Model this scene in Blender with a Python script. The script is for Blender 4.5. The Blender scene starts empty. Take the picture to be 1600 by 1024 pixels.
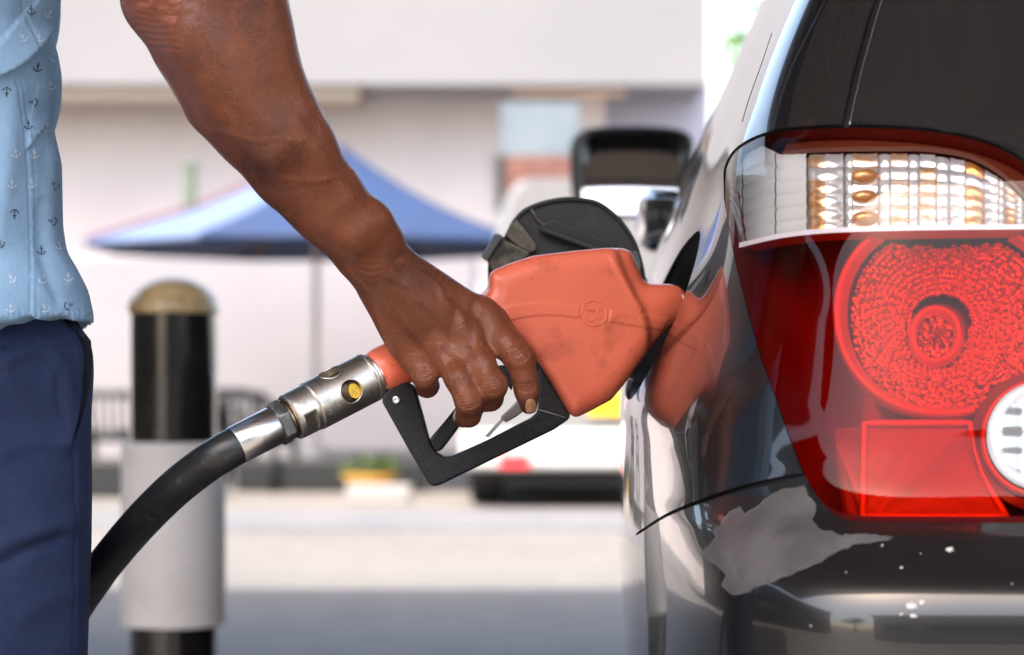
import bpy, math, random
import numpy as np
from mathutils import Vector, Matrix, geometry
from mathutils.bvhtree import BVHTree
random.seed(7); RNG = np.random.RandomState(11)
SC = bpy.context.scene
COL = SC.collection

# ---------------------------------------------------------------- camera, sky, sun, exposure
F, H, PX0, PY0 = 3778.0, 0.92, 800.0, 580.0          # focal length in photo pixels, eye height, principal column, horizon row
cam_d = bpy.data.cameras.new("camera"); cam = bpy.data.objects.new("camera", cam_d); COL.objects.link(cam)
cam.location = (0, 0, H); cam.rotation_euler = (math.radians(90), 0, 0)
cam_d.sensor_width = 36.0; cam_d.lens = F / 1600 * 36
cam_d.shift_y = (PY0 - 512) / 1600
cam_d.clip_start = 0.05; cam_d.clip_end = 2000
cam_d.dof.use_dof = True; cam_d.dof.focus_distance = 1.60; cam_d.dof.aperture_fstop = 7.4; cam_d.dof.aperture_blades = 0
SC.camera = cam

SUN_EL, SUN_AZ = 58.0, 205.0      # azimuth clockwise from +Y: the sun stands behind the camera, to the left
world = bpy.data.worlds.new("World"); SC.world = world; world.use_nodes = True
wn = world.node_tree; wn.nodes.clear()
wo = wn.nodes.new('ShaderNodeOutputWorld'); wb = wn.nodes.new('ShaderNodeBackground'); ws = wn.nodes.new('ShaderNodeTexSky')
ws.sky_type = 'NISHITA'; ws.sun_disc = False
ws.sun_elevation = math.radians(SUN_EL); ws.sun_rotation = math.radians(SUN_AZ)
ws.air_density = 1.0; ws.dust_density = 3.0; ws.ozone_density = 1.0
wb.inputs['Strength'].default_value = 0.15
wm = wn.nodes.new('ShaderNodeMix'); wm.data_type = 'RGBA'; wm.blend_type = 'MULTIPLY'; wm.inputs['Factor'].default_value = 1; wm.inputs['B'].default_value = (1.0, .915, .81, 1)
wn.links.new(ws.outputs[0], wm.inputs['A']); wn.links.new(wm.outputs['Result'], wb.inputs[0]); wn.links.new(wb.outputs[0], wo.inputs[0])
sun_d = bpy.data.lights.new("sun", 'SUN'); sun = bpy.data.objects.new("sun", sun_d); COL.objects.link(sun)
sun_d.energy = 2.0; sun_d.angle = math.radians(0.6); sun_d.color = (1.0, .93, .84)
az, el = math.radians(SUN_AZ), math.radians(SUN_EL)
sdir = Vector((math.sin(az) * math.cos(el), math.cos(az) * math.cos(el), math.sin(el)))
sun.rotation_euler = sdir.to_track_quat('Z', 'Y').to_euler(); sun.location = sdir * 50
SC.view_settings.view_transform = 'Standard'; SC.view_settings.look = 'None'
SC.view_settings.exposure = 2.4; SC.view_settings.gamma = 1.0
SC.cycles.use_denoising = True
SC.cycles.max_bounces = 12; SC.cycles.transparent_max_bounces = 16
SC.cycles.sample_clamp_indirect = 6.0

# ---------------------------------------------------------------- helpers
def P(px, py, Y):
    return Vector(((px - PX0) / F * Y, Y, H + (PY0 - py) / F * Y))
def PP(pts, Y):
    return [P(a, b, Y) for a, b in pts]

MATS = {}
def M(name, col, rough=.5, metal=0., coat=0., var=None, bump=None, bump2=None, spec=.5, sss=0., aniso=None, rvar=None, emis=None, coatr=.03):
    """var=(scale, col2, lo, hi) noise mix; bump=(scale, strength, dist[, 'noise'|'voronoi'|'wave']); rvar=(scale, r2)"""
    if name in MATS: return MATS[name]
    m = bpy.data.materials.new(name); m.use_nodes = True; MATS[name] = m
    nt = m.node_tree; N = nt.nodes; L = nt.links; b = N['Principled BSDF']
    c = tuple(col) + (1,) if len(col) == 3 else col
    b.inputs['Base Color'].default_value = c
    b.inputs['Roughness'].default_value = rough; b.inputs['Metallic'].default_value = metal
    b.inputs['Coat Weight'].default_value = coat; b.inputs['Coat Roughness'].default_value = coatr
    b.inputs['Specular IOR Level'].default_value = spec
    if sss:
        b.inputs['Subsurface Weight'].default_value = sss; b.inputs['Subsurface Radius'].default_value = (.012, .005, .003); b.inputs['Subsurface Scale'].default_value = .6
    tc = N.new('ShaderNodeTexCoord')
    def noise(sc, det=6, rg=.6):
        n = N.new('ShaderNodeTexNoise'); n.inputs['Scale'].default_value = sc; n.inputs['Detail'].default_value = det; n.inputs['Roughness'].default_value = rg
        L.new(tc.outputs['Object'], n.inputs['Vector']); return n
    if var:
        vs = var if isinstance(var, list) else [var]
        prev = None
        for (sc, c2, lo, hi) in vs:
            n = noise(sc); r = N.new('ShaderNodeMapRange'); r.inputs[1].default_value = lo; r.inputs[2].default_value = hi
            L.new(n.outputs['Fac'], r.inputs[0])
            mx = N.new('ShaderNodeMix'); mx.data_type = 'RGBA'; L.new(r.outputs[0], mx.inputs['Factor'])
            if prev: L.new(prev, mx.inputs['A'])
            else: mx.inputs['A'].default_value = c
            mx.inputs['B'].default_value = tuple(c2) + (1,); prev = mx.outputs['Result']
        L.new(prev, b.inputs['Base Color'])
    if rvar:
        n = noise(rvar[0]); r = N.new('ShaderNodeMapRange'); r.inputs[1].default_value = .35; r.inputs[2].default_value = .65
        r.inputs[3].default_value = rough; r.inputs[4].default_value = rvar[1]
        L.new(n.outputs['Fac'], r.inputs[0]); L.new(r.outputs[0], b.inputs['Roughness'])
    last = None
    for bp in (bump, bump2):
        if not bp: continue
        kind = bp[3] if len(bp) > 3 else 'noise'
        if kind == 'noise': t = noise(bp[0]); o = t.outputs['Fac']
        elif kind == 'voronoi':
            t = N.new('ShaderNodeTexVoronoi'); t.feature = 'DISTANCE_TO_EDGE'; t.inputs['Scale'].default_value = bp[0]; L.new(tc.outputs['Object'], t.inputs['Vector'])
            r = N.new('ShaderNodeMapRange'); r.inputs[2].default_value = .12; L.new(t.outputs['Distance'], r.inputs[0]); o = r.outputs[0]
        elif kind == 'cells':
            t = N.new('ShaderNodeTexVoronoi'); t.inputs['Scale'].default_value = bp[0]; L.new(tc.outputs['Object'], t.inputs['Vector']); o = t.outputs['Color']
        else:
            t = N.new('ShaderNodeTexWave'); t.inputs['Scale'].default_value = bp[0]; t.bands_direction = kind[-1].upper(); t.inputs['Distortion'].default_value = .6; L.new(tc.outputs['Object'], t.inputs['Vector']); o = t.outputs['Fac']
        bn = N.new('ShaderNodeBump'); bn.inputs['Strength'].default_value = bp[1]; bn.inputs['Distance'].default_value = bp[2]
        L.new(o, bn.inputs['Height'])
        if last: L.new(last, bn.inputs['Normal'])
        last = bn.outputs['Normal']
    if last:
        L.new(last, b.inputs['Normal'])
    if emis:
        b.inputs['Emission Color'].default_value = tuple(emis[0]) + (1,); b.inputs['Emission Strength'].default_value = emis[1]
    return m

def glassy(name, tint, rough=.02, ior=1.5, bump=None):
    m = bpy.data.materials.new(name); m.use_nodes = True; MATS[name] = m
    nt = m.node_tree; N = nt.nodes; L = nt.links; N.clear()
    o = N.new('ShaderNodeOutputMaterial'); t = N.new('ShaderNodeBsdfTransparent'); g = N.new('ShaderNodeBsdfGlossy'); x = N.new('ShaderNodeMixShader'); f = N.new('ShaderNodeFresnel')
    t.inputs[0].default_value = tuple(tint) + (1,); g.inputs['Roughness'].default_value = rough; f.inputs[0].default_value = ior
    L.new(f.outputs[0], x.inputs[0]); L.new(t.outputs[0], x.inputs[1]); L.new(g.outputs[0], x.inputs[2]); L.new(x.outputs[0], o.inputs[0])
    return m

WL = {}
def wl(o): return WL.get(o.name, Vector((0, 0, 0))) if o else Vector((0, 0, 0))
def tag(o, label=None, cat=None, group=None, kind=None):
    if label: o['label'] = label
    if cat: o['category'] = cat
    if group: o['group'] = group
    if kind: o['kind'] = kind
    return o
def thing(name, loc, label, cat, group=None):
    o = bpy.data.objects.new(name, None); COL.objects.link(o); o.location = loc; o.empty_display_size = .05
    WL[o.name] = Vector(loc); return tag(o, label, cat, group)
def mk(name, verts, faces, mat, parent=None, smooth=True, normals=None, midx=None, autosm=None):
    loc = wl(parent)
    me = bpy.data.meshes.new(name)
    V = np.asarray([tuple(v) for v in verts] if not isinstance(verts, np.ndarray) else verts, dtype=float) - np.array(loc)
    me.from_pydata(V.tolist(), [], faces if isinstance(faces, list) else faces.tolist())
    mats = mat if isinstance(mat, (list, tuple)) else [mat]
    for mm in mats: me.materials.append(mm)
    if midx is not None: me.polygons.foreach_set('material_index', np.asarray(midx, dtype=np.int32))
    me.polygons.foreach_set('use_smooth', [bool(smooth)] * len(me.polygons))
    me.update()
    if normals is not None: me.normals_split_custom_set_from_vertices([tuple(n) for n in normals])
    o = bpy.data.objects.new(name, me); COL.objects.link(o)
    if parent: o.parent = parent
    WL[o.name] = Vector(loc)
    if autosm is not None:
        import bmesh
        bm = bmesh.new(); bm.from_mesh(me)
        for e in bm.edges:
            if len(e.link_faces) == 2 and e.calc_face_angle(0) > math.radians(autosm): e.smooth = False
        bm.to_mesh(me); bm.free()
    return o

class MB:
    """collects shapes into ONE mesh"""
    def __init__(s): s.v = []; s.f = []; s.m = []; s.cur = 0
    def add(s, vs, fs):
        n = len(s.v); s.v += [Vector(v) for v in vs]; s.f += [[i + n for i in f] for f in fs]; s.m += [s.cur] * len(fs); return s
    def box(s, lo, hi):
        x0, y0, z0 = lo; x1, y1, z1 = hi
        return s.add([(x0,y0,z0),(x1,y0,z0),(x1,y1,z0),(x0,y1,z0),(x0,y0,z1),(x1,y0,z1),(x1,y1,z1),(x0,y1,z1)],
                     [[0,3,2,1],[4,5,6,7],[0,1,5,4],[1,2,6,5],[2,3,7,6],[3,0,4,7]])
    def prism(s, poly, off, cap=True):
        """poly: list of Vector; extruded by vector off"""
        n = len(poly); off = Vector(off)
        fs = [[i, (i+1) % n, (i+1) % n + n, i + n] for i in range(n)]
        if cap: fs += [list(range(n))[::-1], list(range(n, 2*n))]
        return s.add([Vector(p) for p in poly] + [Vector(p) + off for p in poly], fs)
    def rev(s, a, b, prof, n=32, cap=True):
        """prof: list of (t along a->b in metres, radius)"""
        a, b = Vector(a), Vector(b); d = (b - a).normalized(); u = d.orthogonal().normalized(); w = d.cross(u)
        vs = []; fs = []
        for t, r in prof:
            for k in range(n):
                q = 2 * math.pi * k / n; vs.append(a + d * t + (u * math.cos(q) + w * math.sin(q)) * r)
        for i in range(len(prof) - 1):
            for k in range(n):
                k2 = (k + 1) % n; fs.append([i*n+k, i*n+k2, (i+1)*n+k2, (i+1)*n+k])
        if cap:
            fs.append([k for k in range(n)][::-1]); fs.append([(len(prof)-1)*n + k for k in range(n)])
        return s.add(vs, fs)
    def tube(s, pts, r, n=10, cap=True, closed=False):
        pts = [Vector(p) for p in pts]; rs = r if isinstance(r, (list, tuple)) else [r] * len(pts)
        vs = []; fs = []; u = None; m = len(pts)
        for i, p in enumerate(pts):
            if closed: d = (pts[(i+1) % m] - pts[i-1]).normalized()
            else: d = (pts[min(i+1, m-1)] - pts[max(i-1, 0)]).normalized()
            u = d.orthogonal().normalized() if u is None else (u - d * u.dot(d)).normalized()
            w = d.cross(u)
            for k in range(n):
                q = 2 * math.pi * k / n; vs.append(p + (u * math.cos(q) + w * math.sin(q)) * rs[i])
        for i in range(m if closed else m - 1):
            for k in range(n):
                k2 = (k + 1) % n; j = (i + 1) % m; fs.append([i*n+k, i*n+k2, j*n+k2, j*n+k])
        if cap and not closed:
            fs.append([k for k in range(n)][::-1]); fs.append([(m-1)*n + k for k in range(n)])
        return s.add(vs, fs)
    def build(s, name, mat, parent=None, smooth=False, autosm=None):
        return mk(name, s.v, s.f, mat, parent, smooth, midx=s.m, autosm=autosm)

def bevel(o, w, seg=3, ang=30):
    md = o.modifiers.new('bevel', 'BEVEL'); md.width = w; md.segments = seg; md.limit_method = 'ANGLE'; md.angle_limit = math.radians(ang)
    o.data.polygons.foreach_set('use_smooth', [True] * len(o.data.polygons))
    wn_ = o.modifiers.new('wn', 'WEIGHTED_NORMAL'); wn_.keep_sharp = True
    return o

def catmull(pts, n=8, closed=False):
    pts = [np.asarray(p, float) for p in pts]; out = []; m = len(pts)
    rng = range(m) if closed else range(m - 1)
    for i in rng:
        if closed: p0, p1, p2, p3 = pts[i-1], pts[i], pts[(i+1) % m], pts[(i+2) % m]
        else: p0, p1, p2, p3 = pts[max(i-1, 0)], pts[i], pts[i+1], pts[min(i+2, m-1)]
        for k in range(n):
            t = k / n; out.append(.5 * ((2*p1) + (-p0+p2)*t + (2*p0-5*p1+4*p2-p3)*t*t + (-p0+3*p1-3*p2+p3)*t**3))
    if not closed: out.append(pts[-1])
    return out

def in_poly(x, y, poly):
    """vectorised even-odd test"""
    x = np.asarray(x, float); y = np.asarray(y, float); c = np.zeros(x.shape, bool); n = len(poly)
    for i in range(n):
        x0, y0 = poly[i][0], poly[i][1]; x1, y1 = poly[i-1][0], poly[i-1][1]
        cond = (y0 > y) != (y1 > y)
        with np.errstate(divide='ignore', invalid='ignore'):
            c ^= cond & (x < (x1 - x0) * (y - y0) / ((y1 - y0) if y1 != y0 else 1e-12) + x0)
    return c
def poly_sd(x, y, poly):
    """signed distance to polygon"""
    d = np.full(np.shape(x), 1e9); n = len(poly)
    for i in range(n):
        ax, ay = poly[i][0], poly[i][1]; bx, by = poly[(i+1) % n][0], poly[(i+1) % n][1]
        ex, ey = bx-ax, by-ay; l = ex*ex+ey*ey + 1e-18
        t = np.clip(((x-ax)*ex + (y-ay)*ey) / l, 0, 1)
        d = np.minimum(d, np.hypot(x-ax-t*ex, y-ay-t*ey))
    return np.where(in_poly(x, y, poly), -d, d)
def line_d(x, y, pl):
    d = np.full(np.shape(x), 1e9)
    for i in range(len(pl) - 1):
        ax, ay = pl[i][0], pl[i][1]; bx, by = pl[i+1][0], pl[i+1][1]; ex, ey = bx-ax, by-ay; l = ex*ex+ey*ey + 1e-18
        t = np.clip(((x-ax)*ex + (y-ay)*ey) / l, 0, 1)
        d = np.minimum(d, np.hypot(x-ax-t*ex, y-ay-t*ey))
    return d

# -------- signed-distance sculpting: primitives blended on a grid, then surface nets
class Sdf:
    def __init__(s, lo, hi, h):
        s.lo = np.array(lo, float); s.h = h; s.n = np.ceil((np.array(hi, float) - s.lo) / h).astype(int) + 1
        s.ax = [s.lo[i] + h * np.arange(s.n[i]) for i in range(3)]
        s.D = np.full(s.n, .05, np.float32)
    def apply(s, fn, lo, hi, k=.004, mode='add'):
        i0 = np.maximum(np.floor((np.array(lo) - s.lo) / s.h).astype(int), 0); i1 = np.minimum(np.ceil((np.array(hi) - s.lo) / s.h).astype(int) + 1, s.n)
        if (i1 <= i0).any(): return
        sl = tuple(slice(a, b) for a, b in zip(i0, i1))
        X = s.ax[0][sl[0]][:, None, None]; Y = s.ax[1][sl[1]][None, :, None]; Z = s.ax[2][sl[2]][None, None, :]
        d = fn(X, Y, Z); D = s.D[sl]
        if mode == 'add':
            hh = np.maximum(k - np.abs(d - D), 0) / k; s.D[sl] = np.minimum(d, D) - hh*hh*k*.25
        elif mode == 'sub':
            hh = np.maximum(k - np.abs(-d - D), 0) / k; s.D[sl] = np.maximum(-d, D) + hh*hh*k*.25
        elif mode == 'cut':
            s.D[sl] = np.maximum(d, D)
    def cone(s, a, b, ra, rb, k=.004, mode='add', sq=None):
        """tapered capsule; sq=(direction, scale) squashes it along a direction"""
        a = np.array(a, float); b = np.array(b, float); ab = b - a; l2 = float(ab @ ab) + 1e-12
        if sq is not None: n_ = np.array(sq[0], float); n_ /= np.linalg.norm(n_); e = 1 / sq[1]**2 - 1
        def fn(X, Y, Z):
            t = np.clip(((X-a[0])*ab[0] + (Y-a[1])*ab[1] + (Z-a[2])*ab[2]) / l2, 0, 1)
            vx, vy, vz = X-a[0]-t*ab[0], Y-a[1]-t*ab[1], Z-a[2]-t*ab[2]
            q = vx*vx + vy*vy + vz*vz
            if sq is not None: q = q + (vx*n_[0]+vy*n_[1]+vz*n_[2])**2 * e
            return (np.sqrt(np.maximum(q, 0)) - (ra + (rb-ra)*t)).astype(np.float32)
        m = max(ra, rb) * (max(1, sq[1]) if sq else 1) + k + 2*s.h
        s.apply(fn, np.minimum(a, b) - m, np.maximum(a, b) + m, k, mode)
    def chain(s, pts, rs, k=.004, mode='add', sq=None):
        for i in range(len(pts) - 1): s.cone(pts[i], pts[i+1], rs[i], rs[i+1], k, mode, sq)
    def mesh(s, smooth=1, clip=None):
        D = s.D; S = D < 0
        act = np.zeros(np.array(D.shape) - 1, bool)
        c = [(i, j, k) for i in (0, 1) for j in (0, 1) for k in (0, 1)]
        a_ = np.ones_like(act); o_ = np.zeros_like(act)
        for i, j, k in c:
            q = S[i:i+act.shape[0], j:j+act.shape[1], k:k+act.shape[2]]; a_ &= q; o_ |= q
        act = o_ & ~a_
        I = np.argwhere(act); n = len(I)
        val = {t: D[I[:, 0]+t[0], I[:, 1]+t[1], I[:, 2]+t[2]].astype(float) for t in c}
        pos = np.zeros((n, 3)); cnt = np.zeros(n)
        for t in c:
            for axis in range(3):
                if t[axis]: continue
                t2 = list(t); t2[axis] = 1; t2 = tuple(t2); v0, v1 = val[t], val[t2]
                m = (v0 < 0) != (v1 < 0)
                w = np.where(m, v0 / np.where(m, v0 - v1, 1), 0)
                p = np.tile(np.array(t, float), (n, 1)); p[:, axis] = w
                pos[m] += p[m]; cnt[m] += 1
        V = (I + pos / cnt[:, None]) * s.h + s.lo
        ids = np.full(act.shape, -1, np.int32); ids[tuple(I.T)] = np.arange(n)
        quads = []
        for axis in range(3):
            b, c2 = [(1, 2), (2, 0), (0, 1)][axis]
            sh = [slice(1, -1)] * 3; sh[axis] = slice(0, -1); sh1 = list(sh); sh1[axis] = slice(1, None)
            A = S[tuple(sh)]; B = S[tuple(sh1)]
            for flip, m in ((False, A & ~B), (True, ~A & B)):
                J = np.argwhere(m)
                if not len(J): continue
                off = np.ones(3, int); off[axis] = 0; J = J + off
                def at(db, dc):
                    q = J.copy(); q[:, b] -= db; q[:, c2] -= dc; return ids[tuple(q.T)]
                Q = np.stack([at(1, 1), at(0, 1), at(0, 0), at(1, 0)], 1)
                quads.append(Q[:, ::-1] if flip else Q)
        Q = np.concatenate(quads)
        Q = Q[(Q >= 0).all(1)]
        for _ in range(smooth):
            acc = np.zeros_like(V); ct = np.zeros(n)
            for k in range(4):
                a, b = Q[:, k], Q[:, (k+1) % 4]
                np.add.at(acc, a, V[b]); np.add.at(ct, a, 1); np.add.at(acc, b, V[a]); np.add.at(ct, b, 1)
            V = V * .45 + .55 * acc / np.maximum(ct, 1)[:, None]
        return V, Q
def vnormals(V, Q):
    a, b, c, d = V[Q[:, 0]], V[Q[:, 1]], V[Q[:, 2]], V[Q[:, 3]]
    fn = np.cross(c - a, d - b); N = np.zeros_like(V)
    for k in range(4): np.add.at(N, Q[:, k], fn)
    return N / (np.linalg.norm(N, axis=1)[:, None] + 1e-12)
def subdivide(V, Q):
    """one Catmull-Clark step on an all-quad closed-ish mesh"""
    n = len(V); fc = V[Q].mean(1)
    E = np.stack([Q, np.roll(Q, -1, 1)], 2).reshape(-1, 2); Es = np.sort(E, 1)
    key = Es[:, 0].astype(np.int64) * n + Es[:, 1]; uk, inv, cnt = np.unique(key, return_inverse=True, return_counts=True)
    eu = np.stack([uk // n, uk % n], 1); m = len(uk)
    fa = np.zeros((m, 3)); np.add.at(fa, inv, np.repeat(fc, 4, 0))
    em = V[eu].mean(1); inner = cnt >= 2
    ep = np.where(inner[:, None], (em * 2 + fa * (2.0 / cnt[:, None])) / 4, em)
    fs = np.zeros((n, 3)); val = np.zeros(n)
    for k in range(4): np.add.at(fs, Q[:, k], fc); np.add.at(val, Q[:, k], 1)
    es = np.zeros((n, 3)); ev = np.zeros(n)
    for k in range(2): np.add.at(es, eu[:, k], em); np.add.at(ev, eu[:, k], 1)
    val = np.maximum(val, 3); ev = np.maximum(ev, 1)
    Vn = (fs / val[:, None] + 2 * es / ev[:, None] + (val[:, None] - 3) * V) / val[:, None]
    allV = np.concatenate([Vn, ep, fc]); ei = inv.reshape(-1, 4) + n; fi = np.arange(len(Q)) + n + m
    Q2 = np.concatenate([np.stack([Q[:, k], ei[:, k], fi, ei[:, (k+3) % 4]], 1) for k in range(4)])
    return allV, Q2
def proj(V):
    V = np.asarray(V); return PX0 + F * V[:, 0] / V[:, 1], PY0 - F * (V[:, 2] - H) / V[:, 1]
def smooth_poly(pts, n=5, closed=True): return [tuple(p) for p in catmull(pts, n, closed)]
# ================================================================ THE SETTING
m_conc = M('concrete_ground', (.155, .143, .133), .85, var=[(.5, (.125, .117, .11), .4, .65), (6, (.18, .168, .158), .5, .7)], bump=(40, .3, .004))
m_white = M('white_painted_wall', (.54, .49, .49), .7, var=(.7, (.48, .43, .435), .4, .7), bump=(25, .2, .004))
m_fascia = M('white_fascia_sheet', (.172, .170, .180), .5, var=(.35, (.150, .149, .160), .4, .7))
def fx(px, Y): return (px - 800) / F * Y
def fz(py, Y): return H + (580 - py) / F * Y
g = MB().add([(-400, -400, 0), (400, -400, 0), (400, 600, 0), (-400, 600, 0)], [[0, 1, 2, 3]]).build('ground', m_conc); tag(g, kind='structure')
m_asph = M('asphalt', (.16, .16, .165), .9, var=(3, (.2, .2, .2), .4, .6), bump=(80, .4, .004))
rd = MB().box((-60, 22.6, .004), (60, 27.5, .008)).build('road', m_asph); tag(rd, kind='structure')
pa = MB().box((-60, 14.0, .004), (60, 15.75, .008)).build('ground_shadow_band', M('shadow_band_grey', (.115, .118, .13), .9, var=(2, (.14, .14, .15), .4, .6))); tag(pa, kind='structure')  # darker grey strip painted in for a shadow band on the ground
kb = MB().box((-60, 27.5, 0), (60, 27.75, .13)).build('kerb', M('kerb_stone', (.4, .39, .38), .8)); tag(kb, kind='structure')

# ---- filling station canopy over the pumps
can = thing('station_canopy', (0, 2, 0), 'flat filling station canopy with ribbed brown underside standing over the car', 'canopy')
m_rib = M('canopy_rib_sheet', (.10, .085, .075), .6, var=(2, (.08, .07, .06), .4, .6))
b = MB(); b.box((-7, -1.4, 4.5), (8, 7.3, 4.75)); b.build('roof_slab', m_rib, can)
m_rib2 = M('canopy_rib_light', (.145, .12, .10), .6)
b = MB()
for i in range(75):
    x = -6.9 + i * .2; b.box((x, -1.35, 4.42), (x + .09, 7.25, 4.498))
b.build('ribbed_ceiling', m_rib2, can)
b = MB(); b.box((-7.1, -1.52, 4.35), (8.1, -1.4, 4.95)); b.box((-7.1, 7.3, 4.35), (8.1, 7.42, 4.95)); b.box((-7.12, -1.4, 4.35), (-7, 7.3, 4.95)); b.box((8, -1.4, 4.35), (8.12, 7.3, 4.95))
b.build('fascia', m_fascia, can)
for (x, y) in ((4.6, -.3), (4.6, 5.6)):
    MB().rev((x, y, 0), (x, y, 4.5), [(0, .16), (4.5, .16)], 24).build('post', m_white, can, True, 40)

# ---- buildings behind the camera, mirrored in paint and glass
m_beige = M('beige_render', (.42, .36, .28), .8, var=(1, (.36, .31, .25), .4, .6))
m_dglass = M('dark_window_glass', (.02, .025, .03), .05, coat=1)
kio = thing('station_shop', (1, -13, 0), 'low beige station shop with dark windows facing the pumps', 'shop')
MB().box((-5, -16, 0), (9, -13, 4.9)).build('wall', m_beige, kio)
MB().box((-5.4, -16.3, 4.9), (9.4, -12.5, 5.2)).build('roof', m_fascia, kio)
for i in range(4):
    w = MB().box((-4 + i*3.2, -13.02, .9), (-1.6 + i*3.2, -12.97, 2.5)).build('window', m_dglass, kio)
pm = thing('fuel_pump', (2.6, -3.4, 0), 'tall dark fuel pump with blue panel on a concrete island behind the camera', 'fuel pump')
MB().box((2.2, -3.7, .15), (3.0, -3.2, 1.9)).build('cabinet', M('pump_dark', (.05, .06, .08), .4), pm)
MB().box((2.28, -3.2, 1.2), (2.92, -3.18, 1.75)).build('display_panel', M('pump_blue', (.05, .12, .3), .3), pm)
MB().box((1.6, -4.2, 0), (3.6, -2.8, .15)).build('island', m_conc, pm)

off = thing('added_shade_building', (-12, 2, 0), 'added dark brown building, unseen at left, that darkens the arm and car side', 'light blocker')  # unseen building added to darken the arm's left edge and the car side
m_brn = M('dark_brown_render', (.085, .065, .05), .8, var=[(1, (.06, .05, .04), .4, .6)])
MB().box((-15, -9, 0), (-9, 15, 4.4)).build('wall', m_brn, off); MB().box((-15.2, -9.2, 4.4), (-8.7, 15.2, 4.65)).build('roof', m_rib, off)
for i in range(5): MB().box((-9.03, -6.5 + i*4, .8), (-8.97, -4.3 + i*4, 2.4)).build('window', m_dglass, off)
# ---- the long white building
wb_ = thing('white_building', (-4, 30, 0), 'long white building with a deep pale fascia and shaded wall beyond the forecourt', 'building')
Yw = 30.0
MB().box((-22, Yw, 0), (fx(782, Yw), Yw + 3, fz(120, Yw))).build('wall', m_white, wb_)
b = MB(); b.box((-22, Yw - 1.3, fz(132, Yw - 1.3)), (fx(1106, Yw - 1.3), Yw + .6, fz(-260, Yw))); b.build('fascia', m_fascia, wb_)
MB().box((-22, Yw - 1.2, fz(132, Yw-1.3) - .16), (fx(560, Yw - 1.2), Yw, fz(132, Yw-1.3) - .003)).build('soffit', M('soffit_shadow_tan', (.30, .25, .20), .8), wb_)  # tan colour stands for the shadow below the fascia
MB().box((fx(940, Yw), Yw + .4, 0), (fx(1112, Yw), Yw + 3, fz(120, Yw))).build('side_wall', M('lavender_shaded_wall', (.42, .41, .50), .8), wb_)  # lavender puts the shade under the fascia into the wall colour
MB().box((fx(905, Yw), Yw - .2, 0), (fx(945, Yw), Yw + .25, fz(134, Yw))).build('pillar', m_white, wb_)
MB().box((fx(800, Yw), Yw - .6, fz(152, Yw)), (fx(975, Yw), Yw - .1, fz(128, Yw))).build('beam', M('warm_beam', (.85, .62, .42), .6), wb_)
MB().box((fx(776, Yw), Yw - .1, fz(330, Yw)), (fx(790, Yw), Yw - .003, fz(245, Yw))).build('downpipe', M('dark_pipe', (.06, .07, .06), .5), wb_)
# ---- things seen through the gap
fb = thing('blue_grey_building', (2, 46, 0), 'hazy blue grey building seen through the gap under the fascia', 'building')
MB().box((fx(740, 46), 46, 0), (fx(990, 46), 52, fz(60, 46))).build('wall', M('bluegrey_wall', (.10, .135, .165), .8, var=(.8, (.14, .17, .20), .4, .6)), fb)
bw = MB().box((fx(770, 40), 40, 0), (fx(960, 40), 40.4, fz(243, 40))).build('brick_wall', M('red_brick', (.13, .055, .045), .85, var=(4, (.17, .08, .065), .4, .6), bump=(3, .3, .02)))
tag(bw, 'red brown brick wall in the gap beneath the blue grey building', 'wall')
def leafy(name, c, rad, n, leaf, mat, parent, seed=1, squash=.8):
    r = np.random.RandomState(seed); b = MB(); k = 0
    lumps = [(Vector((r.uniform(-1, 1), r.uniform(-1, 1), r.uniform(-1, 1))) * .62, r.uniform(.3, .5)) for _ in range(14)]
    while k < n:
        lc, lr = lumps[r.randint(14)]; d = Vector(r.normal(size=3)).normalized() * lr * r.uniform(.6, 1.05)
        p = lc + d; p = Vector((p.x * rad[0], p.y * rad[1], p.z * rad[2] * squash)) + Vector(c)
        u = Vector(r.normal(size=3)).normalized() * leaf; w = u.cross(Vector(r.normal(size=3))).normalized() * leaf * .55
        b.add([p - u, p + w * .8, p + u, p - w * .8], [[0, 1, 2, 3]]); k += 1
    return b.build(name, mat, parent)
m_leaf = M('leaves', (.07, .16, .03), .55, var=(2, (.12, .24, .04), .4, .6)); m_leafd = M('dark_leaves', (.05, .09, .03), .6, var=(2, (.08, .13, .04), .4, .6))
m_bark = M('bark', (.12, .09, .06), .9, bump=(20, .5, .02))
hd = thing('clipped_hedge', (2, 42, 0), 'green hedge rising behind the red brown brick wall', 'hedge')
leafy('foliage', (fx(870, 42), 42, 2.7), (2.2, 1.0, 1.9), 2500, .10, m_leafd, hd, 4); MB().rev((fx(870, 42), 42, 0), (fx(870, 42), 42, 2), [(0, .1), (2, .06)], 8).build('trunk', m_bark, hd)
def tree(x, y, hgt, cr, label, seed, mat, n=5200, cz=None):
    t = thing('leafy_tree', (x, y, 0), label, 'tree', 'broadleaf trees round the station')
    b = MB(); r = np.random.RandomState(seed)
    b.tube([(x, y, 0), (x + .05, y, hgt * .3), (x - .05, y + .05, hgt * .55)], [.22, .17, .1], 10)
    for i in range(6):
        q = i * 1.05; b.tube([(x, y, hgt * (.35 + .03*i)), (x + math.cos(q) * cr * .4, y + math.sin(q) * cr * .4, hgt * .65), (x + math.cos(q) * cr * .7, y + math.sin(q) * cr * .7, hgt * .8)], [.09, .06, .02], 6)
    b.build('trunk', m_bark, t, True); leafy('crown', (x, y, cz or hgt * .7), (cr, cr, hgt * .38), n, .13, mat, t, seed); return t
tree(fx(1300, 33), 33, 7.2, 1.5, 'bright green tree top left of the car roof line, beyond the white building', 3, m_leaf, 3000, 5.9)
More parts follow.
